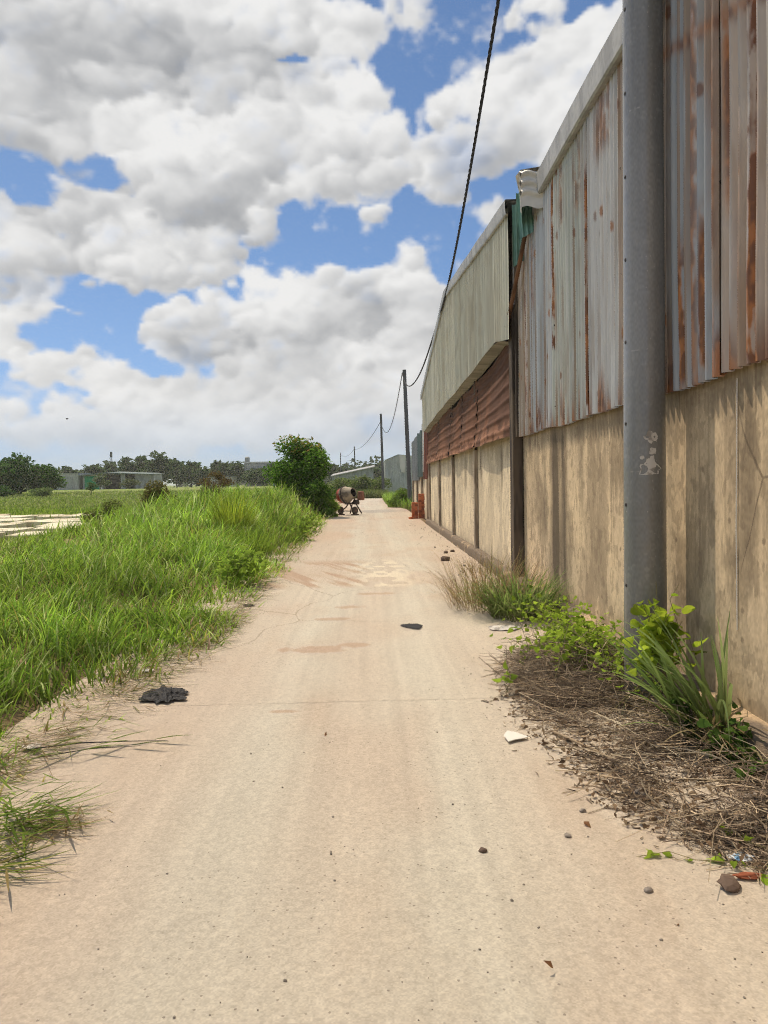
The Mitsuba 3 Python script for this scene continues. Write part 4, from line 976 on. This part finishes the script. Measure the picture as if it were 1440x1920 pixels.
hg = [(-3.6, 92, 2.4, 1.9, 'left creeper covered hedge clump at the end of the lane'), (-1.2, 90, 2.5, 1.8, 'middle creeper covered hedge clump at the end of the lane'), (.9, 93, 2.2, 1.5, 'right creeper covered hedge clump beside the third pole')]
for i, (x, y, h, r, lab) in enumerate(hg):
    plant('hedge_clump', lab, 'hedge', x, y, h, r, .05, 3000, .24, [(.10, .16, .04), (.16, .22, .06), (.22, .26, .10), (.12, .19, .045)], 150+i, base=0, clumps=18, shape=-.4)
plant('verge_shrub', 'leafy green shrub on the right verge just left of the second pole', 'shrub', 1.75, 46.8, 1.05, .75, .03, 2200, .13, [(.12, .21, .03), (.18, .28, .05), (.1, .17, .03)], 160, base=0, clumps=12, z0=0)
plant('verge_shrub', 'low light green shrub behind the leafy one on the right verge', 'shrub', 2.2, 56, 1.2, 1.0, .03, 1500, .16, [(.13, .2, .04), (.2, .26, .06)], 161, base=0, clumps=10, z0=0)
g = R(61)
n = 5200; x = -4.5+6.2*g.random(n); y = 77+8*g.random(n)
m, t, who = blades(np.stack([x, y, ground_z(x, y)], -1), .4+.7*g.random(n), .05+.03*g.random(n), g.random(n)*2*PI, .4*g.random(n), .3+1.0*g.random(n), 4)
solo('lane_end_weeds', m, 'grass_blade', 'tall dusty weeds closing off the far end of the lane', 'weeds', kind='stuff', smooth=True, color=colors(t, who, (.14, .15, .06), [(.17, .23, .06), (.22, .22, .10), (.13, .19, .05)], n, g))

# ------------------------------------------------------------------ far buildings
E_ = thing('green_panel_shed', 'distant low shed with a bright green panel and a dark open front', 'shed')
ez = float(ground_z(-62, 190))-.3
put('wall', box(-71.5, -54, 192, 200, ez, 4.9), 'grey_metal', E_)
put('green_panel', box(-71.0, -67.4, 191.8, 191.95, ez, 4.5), 'green_paint', E_, label='bright green wall panel')
put('post', box(-67.2, -66.4, 191.5, 191.95, ez, 4.9), 'white_metal', E_)
put('open_front', box(-66.3, -58.6, 191.85, 191.97, ez, 4.8), 'dark_void', E_)
put('side_panel', box(-62.0, -60.9, 191.6, 191.8, ez, 4.9), 'grey_metal', E_)
put('side_panel', box(-58.4, -54.2, 191.8, 191.95, ez, 4.3), 'grey_metal', E_)
put('roof', (np.array([(-72, 190.5, 4.75), (-65, 190.5, 5.35), (-53.5, 190.5, 4.75), (-72, 201, 5.1), (-65, 201, 5.7), (-53.5, 201, 5.1), (-72, 190.5, 4.55), (-65, 190.5, 5.15), (-53.5, 190.5, 4.55)]), np.array([[0, 1, 4], [0, 4, 3], [1, 2, 5], [1, 5, 4], [6, 7, 1], [6, 1, 0], [7, 8, 2], [7, 2, 1]])), 'slate_metal', E_)
F_ = thing('grey_block_shed', 'plain grey block walled shed left of the green panelled shed', 'shed')
put('wall', box(-80.5, -72.2, 191, 199, ez, 5.2), 'flashing_metal', F_)
put('roof', box(-80.8, -72, 190.8, 199.2, 5.2, 5.35), 'grey_metal', F_)
put('door', box(-75.8, -73.6, 190.85, 190.97, ez, 4.3), 'grey_metal', F_)
W_ = thing('white_house', 'distant pale house with a water tank on its flat roof, half hidden by trees', 'house')
wz = float(ground_z(-34, 232))-.3
put('wall', box(-38, -29.5, 232, 240, wz, 8.2), 'flashing_metal', W_)
put('parapet', box(-38.2, -29.3, 231.8, 240.2, 8.2, 8.6), 'white_metal', W_)
put('window', box(-35.6, -34.4, 231.9, 231.98, 5.2, 6.8), 'slate_metal', W_)
put('window', box(-32.6, -31.4, 231.9, 231.98, 5.2, 6.8), 'slate_metal', W_)
put('water_tank', move(lathe([(0, 0), (.7, 0), (.75, .1), (.75, 1.3), (.5, 1.55), (0, 1.6)], 20), xform((-37.2, 233, 8.6))), 'grey_metal', W_, smooth=35)
G_ = thing('low_grey_shed', 'far low grey walled shed among the trees left of the pale house', 'shed')
put('wall', box(-45.5, -39.0, 218, 224, wz, 3.9), 'flashing_metal', G_)
put('roof', box(-45.8, -38.7, 217.7, 224.3, 3.9, 4.1), 'grey_metal', G_)
H_ = thing('grey_roof_shed', 'shed with a sloping pale grey roof behind the hedge at the end of the lane', 'shed')
put('roof', (np.array([(-6.2, 118, 2.75), (.6, 118, 4.1), (.6, 126, 4.5), (-6.2, 126, 3.15), (-6.2, 118, 2.62), (.6, 118, 3.97)]), np.array([[0, 1, 2], [0, 2, 3], [4, 5, 1], [4, 1, 0]])), 'flashing_metal', H_)
put('wall', (np.array([(-6, 118.3, .3), (.4, 118.3, .3), (.4, 118.3, 4.0), (-6, 118.3, 2.7)], float), np.array([[0, 1, 2], [0, 2, 3]])), 'grey_metal', H_)
MA = thing('radio_mast', 'thin lattice mast rising above the distant trees', 'mast')
mx, my, mz = -86.4, 258, float(ground_z(-86, 258))
put('lattice', join([tube([(mx+a, my+b, mz), (mx+a*.4, my+b*.4, 13.2)], .07, 4) for a, b in ((-.6, -.6), (.6, -.6), (0, .6))]+[tube([(mx-.5+.0*k, my-.5, mz+k), (mx+.5-.03*k, my-.5, mz+k+1)], .04, 4) for k in range(12)]), 'far_pole_grey', MA)
put('antenna', box(mx-.28, mx+.28, my-.3, my+.3, 11.7, 13.5), 'far_pole_grey', MA)

# ------------------------------------------------------------------ weeds and litter along the wall
WEED = [(.14, .2, .035), (.2, .28, .05), (.11, .17, .04)]
tuft('dry_grass_clump', 1.40, 9.1, 560, .82, .5, 'dry straw coloured grass clump at the wall foot beyond the pole', [(.42, .31, .17), (.34, .23, .12), (.33, .32, .13), (.24, .17, .10)], (.25, .19, .10), 71, w=.007, lean=(.1, .9), curl=(.2, 1.1))
tuft('green_grass_clump', 1.64, 8.4, 560, .72, .34, 'dark green arching grass clump just right of the dry straw clump', [(.15, .26, .06), (.21, .31, .08), (.28, .34, .13)], (.16, .18, .06), 72, w=.014, lean=(.05, .8), curl=(.7, 2.2))
tuft('green_grass_clump', 1.75, 12.4, 120, .4, .35, 'sparse dry grass at the foot of the cream wall past the corner column', [(.3, .24, .11), (.22, .2, .07)], (.2, .15, .08), 73, w=.007, lean=(.1, .8), curl=(.2, 1.0))


def twigs(n, sample, L, r, seed, cols, rise=.25, bend=.35, sides=3):
    g = R(seed)
    p = sample(g, n); a = g.random(n)*2*PI; e = rise*g.normal(size=n)*.6
    L = L*(.35+1.0*g.random(n)**1.5)
    d = np.stack([np.cos(a)*np.cos(e), np.sin(a)*np.cos(e), np.sin(e)], -1)
    b = g.normal(size=(n, 3))*bend; b[:, 2] *= .5
    t = np.array([0, .33, .66, 1.0])
    c = p[:, None]+d[:, None]*(L[:, None]*(t-.5))[..., None]+b[:, None]*(L[:, None]*(t*(1-t)))[..., None]
    c[..., 2] = np.maximum(c[..., 2], .006)
    u = np.cross(d, (0, 0, 1.0)); u /= np.linalg.norm(u, axis=1, keepdims=True); w = np.cross(u, d)
    th = np.arange(sides)*2*PI/sides
    rad = (r*(.5+1.0*g.random(n)))[:, None]*np.array([1, .9, .75, .4])
    v = c[:, :, None]+rad[:, :, None, None]*(np.cos(th)[None, None, :, None]*u[:, None, None]+np.sin(th)[None, None, :, None]*w[:, None, None])
    i, j = np.meshgrid(np.arange(3), np.arange(sides), indexing='ij')
    q = np.stack([i*sides+j, i*sides+(j+1) % sides, (i+1)*sides+(j+1) % sides, (i+1)*sides+j], -1).reshape(-1, 4)
    f = np.vstack([q[:, [0, 1, 2]], q[:, [0, 2, 3]]])
    f = (f[None]+(np.arange(n)*4*sides)[:, None, None]).reshape(-1, 3)
    return (v.reshape(-1, 3), f), shades(cols, n, g, .3).repeat(4*sides, 0)


DEAD = [(.12, .09, .065), (.24, .18, .125), (.075, .055, .04), (.42, .335, .225), (.17, .125, .09)]


def litter_left(y):
    return np.interp(y, [2.5, 2.9, 3.3, 3.8, 4.3, 4.7, 5.2, 5.8, 6.3], [1.75, 1.42, 1.12, 1.05, 1.0, .98, .92, 1.15, 1.6])
def heap(g, n):
    n0, n = n, 3*n
    y = 2.6+3.5*g.random(n); lx = litter_left(y)
    x = lx+.02+(2.0-lx)*g.random(n)**.8+.05*g.normal(size=n)
    x = np.minimum(x, 1.96)
    patch = meshkit.fbm(np.stack([x*2.6, y*2.6, x*0], -1), 3, 14)
    z = .012+.16*g.random(n)**2*smooth(0, .5, x-lx)*(.1+1.6*patch)
    best = np.argsort(-(patch+.22*g.normal(size=n)))[:n0]             # matted in clumps, bare soil between
    return np.stack([x, y, z], -1)[best]
m1, c1 = twigs(3700, heap, .26, .0024, 81, DEAD, .28)
def crumbs(g, n):
    y = 2.2+4.2*g.random(n); lx = litter_left(y)
    return np.stack([np.minimum(lx-.06+(2.0-lx)*g.random(n)+.08*g.normal(size=n), 1.95), y, .004+.006*g.random(n)], -1)
m3, c3 = twigs(170, heap, .62, .0028, 83, [(.42, .35, .24), (.34, .27, .18), (.50, .43, .30)], .22, .5)
m2, c2 = twigs(3000, crumbs, .05, .003, 82, DEAD+[(.3, .22, .14)], .05)
solo('dry_litter', join([m1, m2, m3]), 'stem', 'thick mat of dead grey brown stalks and litter around the foot of the near pole', 'dead weeds', kind='stuff', color=np.vstack([c1, c2, c3]))
g = R(84)
n = 1700; y = 2.5+3.7*g.random(n); lx = litter_left(y); x = np.minimum(lx-.1+(2.05-lx)*g.random(n), 1.95)
m, who = leaf_mesh(np.stack([x, y, .008+.05*g.random(n)**2], -1), .022+.03*g.random(n), g, .5, 1.2)
solo('fallen_leaf_litter', m, 'leaf', 'crumbled dead leaves scattered under the dead stalks', 'dead leaves', kind='stuff', color=shades([(.09, .06, .04), (.2, .14, .09), (.32, .25, .17)], n, g)[who])
# mound of dead brush left of the pole, standing higher
def brush(g, n):
    r = np.sqrt(g.random(n)); a = g.random(n)*2*PI
    x = 1.42+.46*r*np.cos(a); y = 5.62+.75*r*np.sin(a)
    return np.stack([np.minimum(x, 1.93), y, .03+.30*g.random(n)*(1-r*.8)], -1)
m, c = twigs(1250, brush, .40, .0021, 85, DEAD+[(.3, .24, .16)], .7, .5)
solo('dead_brush', m, 'stem', 'tangled heap of dead brush just left of the near pole', 'dead brush', color=c)


def vine(name, label, cat, stems, nleaf, size, cols, seed, spread=.06, stemcol=(.12, .11, .05), sr=.004, aspect=.75, up=.5, leaf_from=.15, broad=True):
    g = R(seed); key = thing(name, label, cat)
    bits, C = [], []
    for s in stems:
        s = np.asarray(s, float); k = np.linspace(0, 1, 9)
        p = np.stack([np.interp(k, np.linspace(0, 1, len(s)), s[:, i]) for i in range(3)], -1)+.012*g.normal(size=(9, 3))
        bits.append(tube(p, np.linspace(sr, sr*.35, 9), 5))
        u = leaf_from+(1-leaf_from)*g.random(max(2, int(nleaf/len(stems))))
        C.append(np.stack([np.interp(u, k, p[:, i]) for i in range(3)], -1)+spread*g.normal(size=(len(u), 3)))
    put('stem', join(bits), 'stem', key, color=np.tile(stemcol, (sum(len(b[0]) for b in bits), 1)))
    c = np.vstack(C); c[:, 2] = np.maximum(c[:, 2], .015)
    m, who = (broad_leaf_mesh if broad else leaf_mesh)(c, size*(.55+.8*g.random(len(c))), g)
    put('foliage', m, 'leaf', key, smooth=True, color=shades(cols, len(c), g)[who])
    return key


g = R(90)
LIME = [(.24, .36, .035), (.32, .45, .055), (.18, .29, .035)]
stems = [[(1.85+.1*g.normal(), 6.2+.6*g.normal(), 0), (1.7+.15*g.normal(), 6.3+.6*g.normal(), .15+.2*g.random()), (1.55+.25*g.normal(), 6.5+.8*g.normal(), .1+.3*g.random())] for _ in range(30)]
stems = [[(min(p[0], 1.93), p[1], p[2]) for p in s] for s in stems]
vine('creeper_weed', 'lime green small leaved creeper sprawling between the grass clump and the near pole', 'weed', stems, 1000, .042, LIME, 91, .07)
stems = [[(1.80+.12*g.normal(), 4.85, .0), (1.80+.10*g.normal(), 4.80+.04*g.normal(), .35), (1.78+.15*g.normal(), 4.74+.05*g.normal(), .60+.19*g.random())] for _ in range(9)]
stems = [[(1.75+.1*g.normal(), 5.75+.4*g.normal(), 0), (1.55+.15*g.normal(), 5.7+.4*g.normal(), .22+.15*g.random()), (1.35+.22*g.normal(), 5.6+.4*g.normal(), .18+.22*g.random())] for _ in range(22)]
stems = [[(min(p[0], 1.93), p[1], p[2]) for p in q_] for q_ in stems]
vine('creeper_weed', 'lime green creeper climbing over the dead brush just left of the near pole', 'weed', stems, 420, .042, LIME, 92, .06)
stems = [[(1.80+.12*g.normal(), 4.85, .0), (1.80+.10*g.normal(), 4.80+.04*g.normal(), .35), (1.78+.15*g.normal(), 4.74+.05*g.normal(), .64+.22*g.random())] for _ in range(9)]
vine('heart_leaf_weed', 'upright weed with broad yellow green leaves in front of the near pole', 'weed', stems, 120, .078, [(.28, .39, .03), (.36, .47, .05), (.20, .31, .03)], 93, .05, (.16, .14, .06), .005, .95, .2, .45)
stems = [[(1.9+.03*g.normal(), 3.95+.2*g.normal(), 0), (1.86+.08*g.normal(), 3.95+.25*g.normal(), .12+.12*g.random())] for _ in range(12)]
vine('small_weed', 'little dark green weed at the wall foot by the right edge of the frame', 'weed', stems, 130, .06, [(.07, .14, .03), (.11, .19, .04)], 95, .04)
stems = [[(1.93, 2.62, .02), (1.6, 2.74, .03), (1.3, 2.9, .02), (1.05, 2.98, .012)], [(1.62, 2.74, .02), (1.5, 3.0, .03), (1.45, 3.2, .05)]]
vine('trailing_weed', 'thin trailing weed stem with few leaves on the lane at the lower right', 'weed', stems, 26, .05, LIME, 97, .012, (.2, .17, .08), .003)
for k_, (wx, wy, lab) in enumerate(((-2.0, 24.5, 'leafy light green weed at the lane edge below the big bush'), (-1.9, 20.5, 'small leafy weed spilling onto the lane from the tall grass'), (-2.0, 11.5, 'broad leaved weed among the grass at the lane edge'))):
    stems = [[(wx-.15, wy+.3*g.normal(), 0), (wx+.12*g.normal(), wy+.4*g.normal(), .25+.2*g.random()), (wx+.12+.18*g.normal(), wy+.5*g.normal(), .2+.3*g.random())] for _ in range(16)]
    vine('verge_weed', lab, 'weed', stems, 260, .085, [(.20, .32, .04), (.28, .41, .06), (.15, .25, .035)], 130+k_, .08)
vine('tiny_seedling', 'tiny lime seedling on the lane edge left of the dead brush', 'weed', [[(.93, 5.35, 0), (.95, 5.36, .08), (.94, 5.38, .16)], [(.93, 5.35, 0), (.92, 5.33, .12)]], 10, .05, LIME, 98, .012, leaf_from=.6)

# big long bladed grass clump at the right
key = thing('long_grass_clump', 'clump of long broad green blades between the near pole and the right frame edge', 'grass')
g = R(101)
n = 56
P = np.stack([1.86+.06*g.normal(size=n), 4.28+.08*g.normal(size=n), np.zeros(n)], -1)
hd = PI*.82+.55*g.normal(size=n)
m, t, who = blades(P, .5+.5*g.random(n), .022+.014*g.random(n), hd, .18+.70*g.random(n), .4+1.0*g.random(n), 12, twist=g.normal(size=n)*.35)
m[0][:, 2] = np.maximum(m[0][:, 2], .03); m[0][:, 0] = np.minimum(m[0][:, 0], 2.06)
put('blades', m, 'grass_blade', key, smooth=True, color=colors(t, who, (.17, .20, .06), [(.24, .36, .11), (.30, .42, .15), (.18, .29, .07)], n, g, .15))
n = 9
P = np.stack([1.93+.03*g.normal(size=n), 4.22+.07*g.normal(size=n), np.zeros(n)], -1)
m, t, who = blades(P, .74+.22*g.random(n), .018+.009*g.random(n), g.random(n)*2*PI, .04+.34*g.random(n), np.array([.2, .7, 3.3, 3.4, .9, .4, 3.0, 1.2, .6]), 16, twist=g.normal(size=n)*.3)
m[0][:, 0] = np.minimum(m[0][:, 0], 2.07)
put('tall_blades', m, 'grass_blade', key, smooth=True, color=colors(t, who, (.16, .19, .06), [(.22, .31, .12), (.26, .34, .13)], n, g, .12))
n = 46
P = np.stack([1.88+.07*g.normal(size=n), 4.2+.1*g.normal(size=n), .03+.05*g.random(n)], -1)
m, t, who = blades(P, .35+.35*g.random(n), .012+.012*g.random(n), g.random(n)*2*PI-PI, .9+.4*g.random(n), .5+.5*g.random(n), 8)
m[0][:, 2] = np.maximum(m[0][:, 2], .012); m[0][:, 0] = np.minimum(m[0][:, 0], 1.96)
put('dead_blades', m, 'grass_blade', key, smooth=True, color=shades([(.36, .30, .17), (.25, .18, .1), (.42, .38, .22)], n, g)[who], label='dry straw coloured blades at the root')

for pts, lab in (([(1.05, 4.45, .02), (1.17, 4.15, .03), (1.32, 3.82, .018)], 'thick dry stick at the left edge of the dead stalks'), ([(.92, 4.72, .012), (1.1, 4.66, .02), (1.22, 4.6, .02)], 'thin dark stick pointing left from the dead brush'), ([(1.35, 3.9, .03), (1.28, 3.5, .02), (1.42, 3.35, .03), (1.5, 3.1, .02)], 'long pale crooked stem over the front of the dead stalks')):
    solo('dry_stick', tube(np.array(pts), np.linspace(.009, .006, len(pts)) if 'thick' in lab else .004, 7), 'stem', lab, 'stick', smooth=True, color=np.tile((.30, .23, .15) if 'dark' not in lab else (.1, .07, .05), (len(pts)*7+2, 1)))

# ------------------------------------------------------------------ small things on the lane
def crumple(n, sx, sy, h, seed):
    u, v = np.meshgrid(np.linspace(-1, 1, n), np.linspace(-1, 1, n), indexing='ij')
    q = np.stack([u*4.2, v*2.2, u*0+seed], -1)
    r = 1+.95*(meshkit.fbm(np.stack([np.cos(np.arctan2(v, u))*2.6, np.sin(np.arctan2(v, u))*2.6, u*0+seed], -1), 4, seed)-.5)
    z = h*np.abs(billow(q, 3, seed))*np.clip(1.1-np.hypot(u, v)*.6, .1, 1)+.006
    k = np.sqrt(1-.5*np.minimum(v**2, 1)); k2 = np.sqrt(1-.5*np.minimum(u**2, 1))
    return np.stack([u*k*sx*r, v*k2*sy*r, z], -1).reshape(-1, 3), grid(n, n)


solo('plastic_scrap', move(crumple(44, .16, .20, .05, 3), xform((-1.50, 5.47, .004), rz=.3)), 'black_plastic', 'crumpled black plastic scrap near the left grass', 'litter', smooth=False)
solo('plastic_scrap', move(crumple(20, .10, .15, .006, 5), xform((.40, 7.93, .003), rz=.2)), 'black_plastic', 'flattened dark plastic scrap in the middle of the lane', 'litter')
solo('plastic_scrap', move(crumple(12, .06, .09, .03, 8), xform((-1.55, 9.55, .003), rz=.6)), 'mixer_iron', 'small dark scrap by the left grass farther up the lane', 'litter')
tri = Polygon([(-.035, .09), (.01, .075), (.085, -.01), (.06, -.035), (.01, -.06), (-.03, -.1), (-.055, .0)])
m = trimesh.creation.extrude_polygon(tri, .004, engine='earcut'); v = np.array(m.vertices); v[:, 2] += .012+.18*v[:, 0]**2*10*.1
solo('pale_shard', move((v, np.array(m.faces)), xform((.80, 4.40, .004), rz=-.15)), 'trash_white', 'pale triangular shard lying alone on the lane', 'litter')
solo('paper_scrap', move(crumple(12, .07, .05, .02, 12), xform((1.16, 4.36, .004), rz=.2)), 'pale_stone', 'crumpled grey paper scrap at the edge of the dead stalks', 'litter')
solo('cardboard_scrap', move(crumple(12, .17, .14, .03, 14), xform((1.34, 7.72, .004), rz=.1)), 'paper_white', 'flat grey scrap in front of the dry grass clump', 'litter')
solo('plastic_wrapper', move(crumple(14, .05, .034, .028, 9), xform((1.42, 2.93, .004), rz=-.2)), 'trash_blue', 'small blue and white plastic wrapper at the lower right', 'litter')
solo('leaf_scrap', move(crumple(12, .05, .05, .02, 22), xform((-1.98, 4.42, .012), rz=.4)), 'trash_white', 'small white scrap on the lane beside the left grass', 'litter')
solo('leaf_scrap', move(crumple(12, .05, .05, .02, 25), xform((-1.83, 6.2, .012), rz=.4)), 'trash_white', 'white scrap beyond the black plastic at the left grass', 'litter')
solo('broken_brick', move(rock(.05, 6, .42, 1, .55), xform((1.285, 2.735, .014), rz=.9, rx=.25)), 'brown_stone', 'dark broken brick piece at the lower right', 'stone')
solo('clay_shard', (lambda r_: (r_[0]*np.array([1.5, .55, .6])*1.0+np.array([1.385, 2.79, .012]), r_[1]))(rock(.036, 5, .5, 2, .5)), 'terracotta_dark', 'orange clay shard beside the dark broken brick', 'shard')
for x, y, s, mt, lab in ((1.39, 14.6, .09, 'brown_stone', 'dark stone lying alone on the lane by the cream wall'), (1.72, 3.42, .055, 'stone', 'grey stone at the right edge of the frame among the litter'), (1.22, 3.66, .03, 'pale_stone', 'pale pebble at the tip of the thick stick'), (1.25, 3.56, .032, 'stone', 'grey pebble just below the pale pebble'), (.425, 3.05, .017, 'brown_stone', 'brown pebble in the middle of the near lane'), (.80, 3.16, .016, 'stone', 'bluish grey pebble left of the dead stalks'), (.98, 2.72, .017, 'stone', 'grey pebble on the lane left of the trailing weed'), (-1.48, 8.1, .03, 'brown_stone', 'small dark stone by the left grass'), (1.55, 16.1, .055, 'brown_stone', 'first dark rubble lump at the cream wall foot'), (1.72, 16.4, .05, 'brown_stone', 'second dark rubble lump at the cream wall foot'), (.93, 3.4, .016, 'stone', 'dark pebble below the pale shard')):
    solo('stone', move(rock(s, int(x*100) % 17+1, .65), xform((x, y, s*.4), rz=x*7)), mt, lab, 'stone', smooth=50)
g = R(120)
bits = []
for k in range(420):
    u = g.random()
    if u < .55: x, y = -1.2+2.9*g.random(), 1.3+4.5*g.random()**1.3
    elif u < .8: x = 1.3+.6*g.random(); y = 9+20*g.random()
    else: x = .7+.7*g.random(); y = 2.0+5*g.random()
    s = .0025+.0045*g.random()**2 if u < .55 or u >= .8 else .006+.02*g.random()**3
    bits.append(move(rock(s, k % 9, .7, 0 if s < .006 else 1), xform((x, y, s*.4), rz=k)))
solo('loose_grit', join(bits), 'stone', 'loose grit and tiny pebbles strewn over the lane', 'grit', kind='stuff')
m, who = leaf_mesh(np.array([(.53, 2.28, .012), (.9, 3.28, .012), (.38, 4.9, .01), (-.3, 4.5, .008), (1.0, 2.5, .01)]), np.array([.045, .05, .05, .03, .03]), R(4), .5, 1.5)
for i, lab in enumerate(('curled brown leaf on the near lane', 'brown dead leaf on the lane by the bluish pebble', 'thin brown leaf below the lane joint', 'small brown leaf in the lane centre', 'small dead leaf at the lower right of the lane')):
    solo('dead_leaf', (m[0][i*5:i*5+5], m[1][:4]), 'leaf', lab, 'leaf', color=np.tile((.24, .13, .07), (5, 1)))
BD = thing('flying_bird', 'tiny dark bird gliding low in the sky over the left trees', 'bird')
bx, by, bz = -15.6, 40, 5.1
put('body', move(rock(.05, 2, .8, 2, .05), xform((bx, by, bz))), 'bolt_black', BD, smooth=True)
put('wing', (np.array([(bx+.02, by-.02, bz+.01), (bx+.14, by, bz+.05), (bx+.02, by+.05, bz+.01), (bx+.09, by+.06, bz+.045)]), np.array([[0, 1, 3], [0, 3, 2]])), 'bolt_black', BD)
put('wing', (np.array([(bx-.02, by-.02, bz+.01), (bx-.14, by, bz+.05), (bx-.02, by+.05, bz+.01), (bx-.09, by+.06, bz+.045)]), np.array([[0, 1, 3], [0, 3, 2]])), 'bolt_black', BD)

# ------------------------------------------------------------------ haze
scene['air'] = {'type': 'homogeneous', 'albedo': .95, 'sigma_t': .0004}
scene['haze'] = {'type': 'cube', 'to_world': T().translate([0, 0, 7.5]).scale([2600, 2600, 9.5]), 'bsdf': {'type': 'null'}, 'interior': {'type': 'ref', 'id': 'air'}}
scene['camera']['medium'] = {'type': 'ref', 'id': 'air'}
tag('haze', 'thin pale haze over the far field and trees', kind='stuff')
